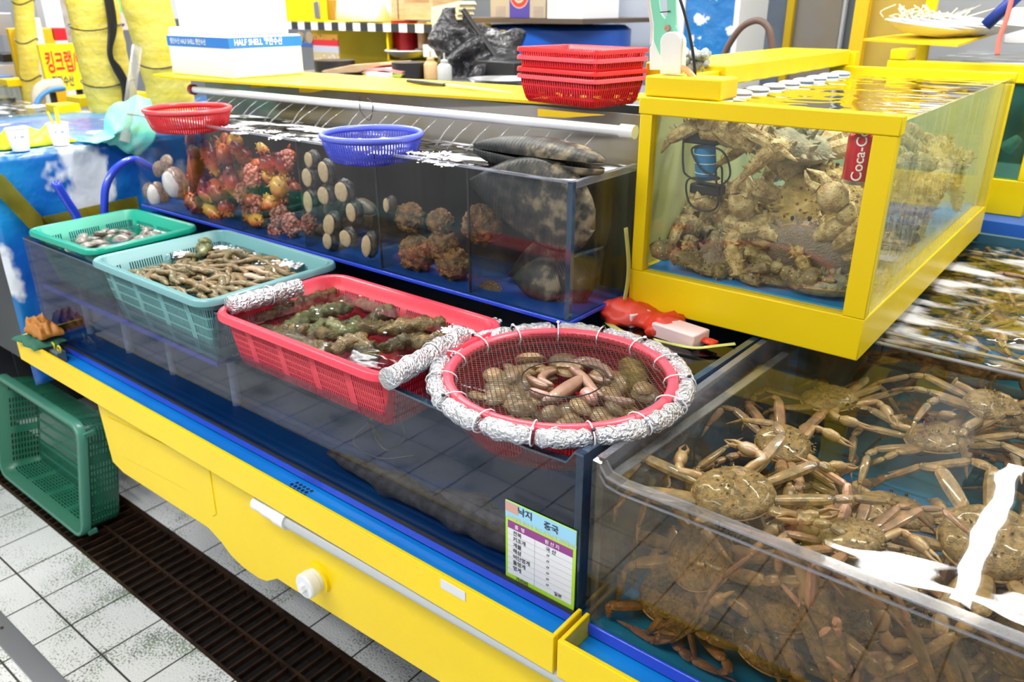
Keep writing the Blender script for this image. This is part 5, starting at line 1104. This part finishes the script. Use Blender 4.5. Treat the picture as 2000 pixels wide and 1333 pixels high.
a, b, c = at(797, 158, 'z', 1.582), at(868, 166, 'z', 1.582), at(1003, 182, 'z', 1.579)
MB().tube([a, a.lerp(b, .5), b], [.008, .010, .008], 10, flat=.7).build('handle', m_black, t, smooth=60)
s = V((0, .022, 0)); MB().prism([b, c, b+s*1.0+(c-b)*.35, b+s], (0, 0, .002)).build('blade', mat('knife_steel', (.75, .76, .8), .45, .3), t, smooth=0)
# foam boxes
def foambox(lab, x0, x1, y0, y1, z0, z1, band=None):
    t = T('foam_box', lab, 'box', ((x0+x1)/2, (y0+y1)/2, z0), 'white foam boxes')
    bx('box_body', m_foam, x0, x1, y0, y1, z0, z1, t, bevel=.006)
    if band:
        za, zb = band; bx('tape_band', mat('blue_tape', (.03, .22, .70), .35), x0-.001, x1+.001, y0-.001, y1+.001, za, zb, t, bevel=0)
        k = (zb-za)*.80
        txt('tape_lettering', 'HALF SHELL 평안수산', k, m_wtxt, t, (x1+.0018, y0+.02, za+.010), (0, 1, 0), (0, 0, 1), bold=.0006, sx=.78)
        txt('tape_lettering', '평안수산 HALF SHELL 평안수산', k*.8, m_wtxt, t, (x0+.02, y0-.0018, za+.010), (1, 0, 0), (0, 0, 1), bold=.0003, sx=.8)
    return t
foambox('lower white foam box with blue printed tape on the yellow counter board', -.30, .085, .72, 1.02, 1.5745, 1.712, (1.672, 1.706))
foambox('upper white foam box stacked on the taped one', -.235, .065, .735, .985, 1.713, 1.90)
base(MB().box(-.34, -.30, .75, .9, 1.70, 1.735).build('foam_cover', m_foam, bevel=.008), 'rounded white foam lid end left of the stacked foam boxes', 'lid')
# stacked red baskets
ang = math.radians(-9); e1 = V((.285, 0, 0)); e2 = V((.21, 0, 0)); c = V((1.275, .752, 0))+rotz(ang) @ V((.1425, .105, 0))
m_rw = holes('red_sieve_wall', (.80, .012, .02), .0080, .026, .42, .84, .010, rough=.4); m_rf = holes('red_sieve_floor', (.8, .012, .02), .006, .006, .5, .5, -99)
for k, (z, nm) in enumerate(((1.647, 'lowest'), (1.664, 'second lowest'), (1.692, 'second highest'), (1.711, 'topmost'))):
    t = T('red_sieve_basket', nm+' of the four stacked red rectangular baskets on the yellow counter', 'basket', (c.x, c.y, z-.055), 'stacked red baskets')
    rect_basket(t, (c.x, c.y, z), e1.length-.02, e2.length-.02, .055 if k else .066, .010+.001*(3-k), .016, .008, m_rw, mat('red_sieve_rim', ((.85, .10, .12) if k % 2 == 0 else (.88, .03, .03)), .3), rotz(ang), .009, m_rf, .0015)
# ---------------------------------------------------------------- cabinet and goods behind
CY = 1.8
def cat_(px, y=CY): return at(px[0], px[1], 'y', y)
t = T('yellow_cabinet', 'open yellow cabinet with black and white checkered shelf edge', 'cabinet', (-.5, 2.0, 1.2))
sl = .10
xa, xb = cat_((540, 55)).x, cat_((845, 50)).x; zc = 1.700
bx('shelf_board', m_yel, xa-.2, xb, CY, CY+.4, zc, zc+.028, t); nsq = 15
m_w = mat('checker_white', (.85, .86, .88), .4); m_k = mat('checker_black', (.03, .035, .04), .4)
for q, mm in ((0, m_k), (1, m_w)):
    b = MB()
    for i in range(q, 20, 2): b.box(xb-.052*(i+1), xb-.052*i, CY-.004, CY, zc-.006, zc+.030)
    b.build('checkered_edge', mm, t, smooth=0)
bx('back_panel', m_yel2, xa-.2, xb+.1, CY+.38, CY+.4, 1.1, zc, t); z2 = cat_((790, 120)).z; xp = cat_((750, 100)).x
bx('side_panel', m_yel2, xb-.02, xb+.05, CY+.05, CY+.38, 1.1, zc, t); bx('lower_shelf', m_yel, xp, xb, CY+.02, CY+.36, z2-.01, z2, t)
MB().prism([(xp-.21, CY+.36, z2-.0), (xp-.0, CY+.02, z2-.01), (xp, CY+.02, zc-.006), (xp-.21, CY+.36, zc-.006)], (.012, .0, 0)).build('partition', m_yel, t, smooth=0)
bx('door', m_yel, xa-.25, cat_((633, 20)).x, CY+.0, CY+.02, zc+.031, 2.1, t); h_ = cat_((620, 18)); bx('hinge', m_steel, h_.x-.02, h_.x+.02, CY-.006, CY, h_.z-.04, h_.z+.035, t)
bx('plinth', m_yel2, xa-.2, xb+.05, CY+.02, CY+.39, 0, 1.1, t)
def cyl(name, lab, cat, u, v, y, r, h, m, prof=None, grp=None):
    c = at(u, v, 'y', y); return base(MB().lathe(c, prof or [(.001, 0), (r, 0), (r, h), (r*.96, h), (.001, h)], 28).build(name, m, smooth=50), lab, cat, grp)
cyl('red_tin', 'tall red tin on the lower shelf of the yellow cabinet', 'tin', 793, 97, 1.95, .065, .13, mat('deep_red_tin', (.35, .01, .02), .25, .4))
cyl('pink_tube', 'pale pink tube standing right of the red tin', 'tube', 826, 95, 1.95, .022, .12, mat('pale_tan', (.6, .4, .32), .5))
cyl('plate', 'white plates lying before the red tin on the cabinet shelf', 'plate', 795, 112, 1.86, .1, .02, m_w, [(.001, .004), (.06, .002), (.105, .03), (.1, .034), (.055, .008), (.001, .008)])
bgbox('small_carton', 'small white carton with dark red end on the cabinet shelf', 'box', 826, 88, 856, 112, 1.83, .07, m_w); bgbox('carton_end', 'dark red end box beside the small white carton', 'box', 857, 88, 869, 110, 1.83, .06, mat('maroon', (.2, .01, .04), .5))
cyl('tape_roll', 'brown packing tape roll standing above the checkered edge', 'tape', 650, 38, 1.9, .045, .09, mat('brown_tape', (.45, .28, .03), .25))
cloth('white_bag', 'crumpled white plastic bag above the checkered shelf edge', 'bag', at(715, 40, 'y', 2.0), .19, .12, .24, mat('white_plastic_film', (.8, .81, .84), .35), 8)
t = T('wooden_crate', 'small wooden crate on the right end of the checkered shelf', 'crate', cat_((803, 40), 1.95)); m_wood = mat('raw_wood', (.50, .33, .18), .6, col2=(.62, .45, .27), scale=10, stretch=(1, 1, 6))
a, b = cat_((765, 38), 1.9), cat_((843, -30), 1.9)
bx('side', m_wood, a.x, a.x+.04, 1.9, 2.1, a.z, b.z, t); bx('side', m_wood, a.x+.05, a.x+.085, 1.9, 2.1, a.z, b.z, t); bx('side', m_wood, b.x-.02, b.x, 1.9, 2.1, a.z, b.z, t); bx('front_slat', m_wood, a.x+.085, b.x-.02, 1.9, 1.91, a.z, a.z+.07, t); bx('back_slat', m_wood, a.x+.04, b.x-.02, 2.09, 2.1, a.z, b.z, t)
t = T('paper_stack', 'fanned stack of cream waxed papers at the cabinet corner', 'papers', cat_((870, 55), 1.78)); m_pap = mat('cream_paper', (.80, .72, .48), .7, bump=.4, bscale=12, bdist=.02)
for i in range(8):
    a, b = cat_((842, 14+5.5*i), 1.80), cat_((896-3*(i % 2)-i, 2+5.0*i), 1.72); d = b-a
    MB().prism([a, b, b+V((.01, 0, -.012)), (a+b)/2+V((-.01, 0, -.055)), a+V((0, 0, -.025))], (0, .1, 0)).build('paper', m_pap, t, smooth=0)
t = T('hanging_notepads', 'two round brown pads over a blue strip hanging under the checkered edge', 'pads', cat_((600, 90))); 
for u in (588, 607): c = at(u, 73, 'y', CY+.01); ylathe((c.x, CY+.01, c.z), [(.028, 0), (.028, .01), (.001, .011)], 20).build('round_pad', mat('brown_pad', (.35, .26, .16), .6), t)
c = at(597, 87, 'y', CY); bx('blue_strip', mat('dull_blue', (.04, .1, .3), .5), c.x-.06, c.x+.05, CY, CY+.01, c.z-.012, c.z+.01, t)
t = T('sample_card', 'hanging card of small packets with a red band under the checkered edge', 'card', cat_((635, 124)))
a, b = cat_((613, 124)), cat_((657, 68)); w_ = b.x-a.x; hh = b.z-a.z
for z0, z1, mm in ((0, .4, mat('tan_packets', (.55, .42, .2), .5, spots=(60, .3, (.7, .66, .6)))), (.4, .62, mat('grey_packets', (.5, .48, .55), .4)), (.62, .82, mat('card_red', (.6, .02, .03), .4)), (.82, 1.0, mat('packets_brown', (.45, .22, .02), .5, spots=(70, .3, (.05, .03, .03))))): bx('packet_row', mm, a.x, b.x, CY+.005, CY+.012, a.z+hh*z0, a.z+hh*z1, t, bevel=0)
bx_ = bx('prep_counter', m_steel, -.5, 1.7, 1.22, 1.79, 0, 1.535); base(bx_, 'stainless preparation counter between the yellow board and the cabinet', 'counter')
ZP = 1.536
def cylz(name, lab, cat, u, v, r, h, m, prof=None):
    c = at(u, v, 'z', ZP); return base(MB().lathe(c, prof or [(.001, 0), (r, 0), (r, h), (r*.96, h), (.001, h)], 28).build(name, m, smooth=50), lab, cat)
cylz('black_pan', 'black frying pan behind the wooden board', 'pan', 655, 138, .09, .045, m_black)
base(MB().prism([at(u, v, 'y', 1.45) for u, v in ((626, 146), (700, 142), (745, 128), (742, 122), (690, 126), (628, 138))], (0, .18, 0)).build('wooden_board', m_wood, bevel=.003), 'worn wooden board lying behind the yellow counter', 'board')
t = T('cutting_board', 'pink and lime cutting board lying behind the yellow counter', 'cutting board', at(745, 143, 'y', 1.4))
for k, (mm, dz) in enumerate(((mat('lime_board', (.5, .6, .08), .5), -.01), (mat('pink_board', (.8, .3, .32), .5), 0))): MB().prism([at(u, v, 'y', 1.4)+V((0, 0, dz)) for u, v in ((705, 143), (782, 146), (786, 140), (750, 133), (720, 134))], (0, .16, .0)).build('board_layer', mm, t, smooth=0)
bgbox('white_towel', 'white folded towel under the cutting boards', 'towel', 715, 144, 752, 156, 1.36, .12, m_w); cylz('dark_bowl', 'black bowl right of the cutting boards', 'bowl', 800, 152, .07, .06, m_black)
for u, v, mm, lab in ((842, 152, mat('tan_sauce', (.55, .35, .16), .4), 'squeeze bottle of tan sauce by the garbage bag'), (869, 158, mat('grey_sauce', (.42, .44, .42), .4), 'square grey squeeze bottle by the garbage bag')):
    c = at(u, v+2, 'z', ZP); t = T('squeeze_bottle', lab, 'bottle', c); MB().lathe(c, [(.001, 0), (.028, 0), (.028, .055), (.02, .065), (.012, .068)], 20).build('bottle_body', mm, t, smooth=50); MB().lathe(c, [(.015, .068), (.015, .078), (.004, .082), (.003, .105), (.001, .105)], 16).build('nozzle', mm, t, smooth=50)
# garbage bag
P = [at(u, v, 'y', 1.75) for u, v in ((890, 15), (892, 50), (903, 90), (922, 125), (940, 160), (950, 230))]; R_ = [.05, .08, .12, .15, .18, .17]
b = MB().tube(spline(P, 40), [R_[min(int(i/8), 4)]*(1-i % 8/8)+R_[min(int(i/8)+1, 5)]*(i % 8/8) for i in range(41)], 36, bump=1.0, bs=11)
base(b.build('garbage_bag', mat('black_film', (.018, .018, .022), .22, bump=1, bscale=20, bdist=.02), smooth=180), 'shiny black garbage bag slumped against the blue drum', 'bag')
base(MB().tube([at(905, 20, 'y', 1.7), at(990, 140, 'y', 1.7)], .012, 8).build('black_pole', m_black), 'slanting black pole in front of the blue drum', 'pole')
c = at(1040, 120, 'y', 2.3); c2 = at(1040, 50, 'y', 2.3); t = T('blue_drum', 'large blue plastic drum behind the stacked red baskets', 'drum', (c.x, 2.6, .3)); m_drum = mat('drum_blue', (.015, .12, .62), .35)
MB().lathe((c.x-.03, 2.55, .3), [(.001, 0), (.36, 0), (.36, c2.z-.32), (.33, c2.z-.3), (.001, c2.z-.3)], 48).build('drum_body', m_drum, t, smooth=50)
a, b = at(870, 48, 'y', 2.15), at(1138, 40, 'y', 2.15); base(MB().box(a.x, b.x, 2.15, 2.8, b.z-.015, b.z+.005).build('plank_top', mat('dark_plank', (.10, .07, .05), .6)), 'dark plank lying across the blue drum under the cartons', 'plank')
zc_ = b.z+.006
t = T('carton', 'brown carton with a red and blue round emblem on the dark plank', 'box', (0, 2.3, zc_)); a, b = at(958, 38, 'y', 2.2), at(1066, -30, 'y', 2.2); m_card = mat('cardboard', (.50, .42, .30), .7)
bx('carton_body', m_card, a.x, b.x, 2.2, 2.45, zc_, b.z, t); q = at(1015, 5, 'y', 2.2)
bx('emblem_panel', mat('emblem_blue', (.08, .06, .35), .5), q.x-.058, q.x+.058, 2.197, 2.2, q.z-.065, q.z+.2, t, bevel=.001)
for r_, mm, yy in ((.055, mat('emblem_tan', (.65, .5, .35), .5), .0035), (.05, mat('emblem_red', (.7, .05, .04), .5), .0045), (.032, mat('emblem_cream', (.72, .6, .45), .5), .0055), (.022, mat('emblem_red_core', (.7, .1, .06), .5), .0065)): ylathe((q.x, 2.2-yy+.002, q.z+.03), [(r_, 0), (r_, .002), (.001, .002)], 32).build('emblem_ring', mm, t, smooth=0)
m_pr2 = mat('carton_print', (.42, .34, .3), .6)
for uu in (978, 1052):
    for k in range(5): q = at(uu, 14+4.2*k, 'y', 2.2); bx('print_line', m_pr2, q.x-.028, q.x+.028, 2.1985, 2.2, q.z-.003, q.z+.003, t, bevel=0)
q = at(978, 8, 'y', 2.2); txt('print', 'BANANA'[:0] or '', .01, m_red, t, q, (1, 0, 0), (0, 0, 1)) if False else None
bgbox('foam_carton', 'plain white foam carton right of the brown carton', 'box', 1068, -30, 1140, 37, 2.2, .3, m_foam)
cylz('steel_bowl', 'wide steel bowl left of the stacked red baskets', 'bowl', 975, 170, .12, .03, m_steel, [(.001, .004), (.08, .003), (.11, .028), (.115, .03), (.108, .027), (.075, .008), (.001, .009)])
bgbox('black_tub', 'black tub behind the steel bowl', 'tub', 925, 122, 1004, 160, 1.6, .2, m_black)
# grey sheets, poles, cloud column, doors
m_gs = mat('pale_grey_sheet', (.40, .44, .50), .45, col2=(.46, .50, .56), scale=1.2)
def sheet(name, lab, cat, u0, u1, y, m, d=.03, zt=3.0): a, b = at(u0, 100, 'y', y), at(u1, 100, 'y', y); return base(MB().box(a.x, b.x, y, y+d, 0, zt).build(name, m, bevel=.003), lab, cat)
sheet('metal_sheet', 'pale grey metal sheet standing behind the red baskets', 'sheet', 1128, 1198, 3.0, m_gs); sheet('metal_sheet', 'second pale grey sheet, behind the mint clamp', 'sheet', 1198, 1325, 3.03, m_gs)
base(MB().tube([at(1166, -20, 'y', 2.8), at(1130, 120, 'y', 2.8)], .02, 6).build('yellow_batten', mat('tan_yellow', (.5, .38, .08), .5)), 'slanting yellow batten on the pale grey sheet', 'batten')
m_cloud = cloud_mat('cloud_print_film', (.01, .16, .48), (.015, .2, .55), 9, .57, .585, rough=.4)
t = T('cloud_column', 'column covered in blue film printed with white clouds', 'column', (at(1385, 60, 'y', 2.6).x, 2.6, 0)); a, b = at(1336, 60, 'y', 2.6), at(1432, 60, 'y', 2.6)
bx('film_face', m_cloud, a.x, b.x, 2.6, 2.9, 0, 3.0, t); bx('white_edge', m_white, a.x-.05, a.x, 2.59, 2.9, 0, 3.0, t); bx('white_edge', m_white, b.x, b.x+.025, 2.59, 2.9, 0, 3.0, t)
sheet('steel_door', 'dull blue grey metal door right of the cloud column', 'door', 1440, 1530, 3.2, mat('worn_blue_grey', (.16, .2, .25), .4, col2=(.32, .36, .42), scale=3)); sheet('yellow_strip', 'narrow yellow strip between the metal doors', 'strip', 1526, 1540, 3.15, m_yel2)
sheet('worn_panel', 'worn beige grey panel right of the yellow strip', 'panel', 1540, 1632, 3.22, mat('worn_beige', (.36, .30, .22), .5, col2=(.34, .34, .34), scale=4)); sheet('metal_upright', 'dark grey metal door frame left of the mustard board', 'frame', 1632, 1668, 3.0, mat('dark_frame', (.10, .12, .14), .4), .2)
base(MB().box(at(1641, 60, 'y', 2.98).x, at(1646, 60, 'y', 2.98).x, 2.97, 3.0, 0, 3.0).build('frame_strip', m_lg), 'light strip running down the dark door frame', 'strip')
sheet('yellow_post', 'yellow post at the edge of the mustard board', 'post', 1656, 1682, 2.75, m_yel2, .06, 1.95); sheet('mustard_board', 'large mustard coloured board behind the plates', 'board', 1675, 1808, 2.8, mat('mustard', (.55, .38, .04), .55, col2=(.5, .36, .07), scale=3)); sheet('yellow_upright', 'yellow upright at the right edge of the mustard board', 'post', 1790, 1812, 2.75, m_yel)
sheet('grey_backdrop_sheet', 'light grey sheet behind the plates at the right', 'sheet', 1812, 2100, 3.3, m_lg)
t = T('bent_pipe', 'rusty brown pipe arching up behind the yellow pipe cover', 'pipe', at(1420, 110, 'y', 1.8)); MB().tube(spline([at(u, v, 'y', 1.8) for u, v in ((1408, 122), (1425, 85), (1450, 52), (1480, 40), (1502, 58), (1510, 108))], 40), .011, 12).build('pipe', mat('rust_brown', (.10, .06, .05), .5), t, smooth=180)
# ---------------------------------------------------------------- mint clamp, cables and hose on the corner block
YC = .675; t = T('pipe_clamp', 'mint green plastic clamp with white knuckles on the tank corner block', 'clamp', at(1308, 145, 'y', YC)); m_mg = mat('mint_plastic', (.22, .62, .42), .4); m_wp = mat('white_plastic', (.83, .82, .78), .4)
def flat(pts, y, d, m, nm): MB().prism([at(u, v, 'y', y) for u, v in pts], (0, d, 0)).build(nm, m, t, smooth=0, bevel=.002)
arc = [(1310+21*math.cos(math.radians(a)), 82-20*math.sin(math.radians(a))) for a in range(0, 181, 20)]
flat([(1329, 145), (1289, 145)]+[(x-1, y) for x, y in arc[::-1]][0:0]+[(1289, 82)]+[(1310+21*math.cos(math.radians(a)), 82-20*math.sin(math.radians(a))) for a in range(160, -1, -20)], YC-.012, .024, m_wp, 'front_knuckle')
flat([(1289, 137), (1268, 137), (1268, 95), (1275, 78), (1300, 78)], YC+.02, .02, m_wp, 'rear_knuckle')
flat([(1266, -20), (1283, -20), (1290, 25), (1298, 37), (1303, 25), (1300, -20), (1318, -20), (1320, 50), (1332, 75), (1331, 95), (1310, 108), (1288, 108), (1276, 80), (1276, 50)], YC+.013, .008, m_mg, 'forked_arm')
flat([(1258, -20), (1266, -20), (1276, 50), (1274, 85), (1268, 88), (1270, 55)], YC+.03, .006, mat('pale_pink_plastic', (.72, .58, .58), .4), 'rear_arm')
p = at(1303, 55, 'y', YC+.008); ylathe((p.x, YC+.012, p.z), [(.006, 0), (.006, .006), (.001, .007)], 12).build('rivet', mat('rust_red', (.45, .2, .14), .6), t)
MB().tube([at(1290, 24, 'y', YC+.01), at(1309, 22, 'y', YC+.01)], .0012, 6).build('pin', m_rust, t)
base(MB().tube(spline([at(u, v, 'y', YC+.0) for u, v in ((1322, -20), (1338, 30), (1352, 95), (1358, 150), (1358, 184))], 30), .0032, 8).build('black_cable', m_black, smooth=180), 'black cable hanging past the mint clamp into the crab tank', 'cable')
base(MB().tube(spline([at(u, v, 'y', YC-.005) for u, v in ((1326, 131), (1342, 138), (1358, 158), (1366, 186))], 24), .0068, 12).build('orange_hose', mat('salmon_hose', (.75, .34, .16), .4, col2=(.75, .5, .2), scale=20), smooth=180), 'salmon orange hose running from the clamp into the crab tank', 'hose')
b = MB(); rn = random.Random(4)
for k in range(60): p = at(rn.uniform(1330, 1380), rn.uniform(105, 138), 'y', .95+rn.uniform(-.03, .03)); b.ell(p, (rn.uniform(.006, .014),)*3, 8, 6, bump=.8, bs=3)
base(b.build('crusted_valve', mat('crusted_grey', (.25, .28, .28), .7, col2=(.42, .44, .42), scale=40, bump=1, bscale=120), smooth=180), 'grey crusted lump of wire and rope behind the corner block', 'rope lump')
# ---------------------------------------------------------------- tank at the far right with plates
t = T('rear_yellow_tank', 'second yellow framed tank behind the king crab tank at the right edge', 'tank', (2.5, 2.6, 1.1)); YB = 2.1
a = at(1735, 108, 'y', YB); zt = at(1860, 122, 'y', YB).z; bt = zt-.055
bx('top_beam', m_yel, a.x, 3.4, YB, YB+.04, bt, zt, t, bevel=.004); bx('corner_block', m_yel, a.x+.005, a.x+.06, YB, YB+.12, zt+.001, zt+.035, t, bevel=.004)
bx('base_beam', m_yel, a.x, 2.32, YB, YB+.04, 1.17, 1.285, t, bevel=.003); bx('post', m_yel, a.x, a.x+.04, YB, YB+.04, 1.285, bt, t); bx('post', m_yel, 2.285, 2.32, YB, YB+.04, 1.285, bt, t)
bx('front_pane', pane('green_tank_glass', (.45, .75, .68), dirt=.15, dirtcol=(.1, .4, .36)), a.x+.04, 2.285, YB+.01, YB+.016, 1.285, bt, t, bevel=0); bx('side_lining', m_yel, 2.30, 3.4, YB+.05, YB+.09, .9, bt, t)
bx('back_lining', mat('teal_tank_lining', (.04, .35, .38), .4), a.x, 2.3, YB+1.2, YB+1.22, 1.15, bt, t); bx('blue_base', mat('blue_base_beam', (.03, .15, .65), .4), 2.1, 3.4, YB-.1, YB+.5, 1.10, 1.169, t)
MB().quad((a.x+.02, YB+.04, zt-.02), (3.4, YB+.04, zt-.02), (3.4, YB+1.2, zt-.02), (a.x+.02, YB+1.2, zt-.02)).build('water', w_busy, t, smooth=0)
base(MB().tube([at(1965, 290, 'y', YB+.12), at(1990, 270, 'y', YB+.12)], [.05, .03], 14, flat=.5).build('flatfish', m_oct, smooth=180), 'brown flatfish in the green water of the rear tank', 'fish')
a = at(1690, 82, 'y', 2.25); base(MB().prism([at(1686, 80, 'y', 2.3), at(1870, 92, 'y', 2.15), at(1960, 62, 'y', 2.6), at(1850, 60, 'y', 3.0)], (0, 0, .008)).build('yellow_plate_board', m_yel2), 'dull yellow board carrying the white plates', 'board')
for k in range(5):
    c = at(1808+27*k, 68-2*k, 'y', 2.35+.02*k); t = T('oval_plate', ('front', 'second', 'third', 'fourth', 'rearmost')[k]+' white oval plate of the fanned row on the yellow board', 'plate', c, 'white oval plates')
    rt = Matrix.Rotation(.12, 3, 'Y'); b = MB().lathe((0, 0, 0), [(.001, .0), (.08, .0), (.142, .030), (.150, .033), (.142, .036), (.08, .008), (.001, .008)], 40, squash=1.0); b.v = [c+rt @ V((q.x, q.y*.75, q.z)) for q in b.v]; b.build('plate_body', m_w, t, smooth=60)
c = at(1800, 50, 'y', 2.35); t = T('shredded_radish', 'fluffy cream shredded garnish piled on the front plate', 'garnish', c); m_fl = mat('cream_fluff', (.82, .78, .58), .6); b = MB(); rn = random.Random(12)
for k in range(90):
    p = c+V((rn.gauss(0, .045), rn.gauss(0, .02), rn.uniform(-.01, .03))); b.tube(spline([p, p+V((rn.uniform(-.03, .03), 0, .02)), p+V((rn.uniform(-.05, .05), rn.uniform(-.02, .02), rn.uniform(0, .045)))], 6), .0022, 5)
for k in range(7): p = c+V((.05, 0, 0)); b.tube([p, p+V((.06+.02*k, .02, .05+.006*(k % 4)))], [.004, .0005], 5)
o = b.build('shreds', m_fl, t, smooth=180); o['kind'] = 'stuff'
base(MB().tube([at(1925, 50, 'y', 2.0), at(2010, -30, 'y', 2.0)], .018, 12).build('blue_rod', mat('navy_rod', (.01, .04, .3), .4), smooth=180), 'thick dark blue rod leaning in the top right corner', 'rod')
base(MB().tube(spline([at(u, v, 'y', 1.98) for u, v in ((1978, -10), (1965, 40), (1952, 75), (1948, 108))], 20), .007, 10).build('red_hose', mat('coral_hose', (.8, .2, .16), .4), smooth=180), 'coral red hose hanging into the rear tank at the right', 'hose')
bgbox('white_case', 'white case standing behind the rear tank at the right edge', 'case', 1958, 15, 2030, 85, 2.7, .3, m_w)
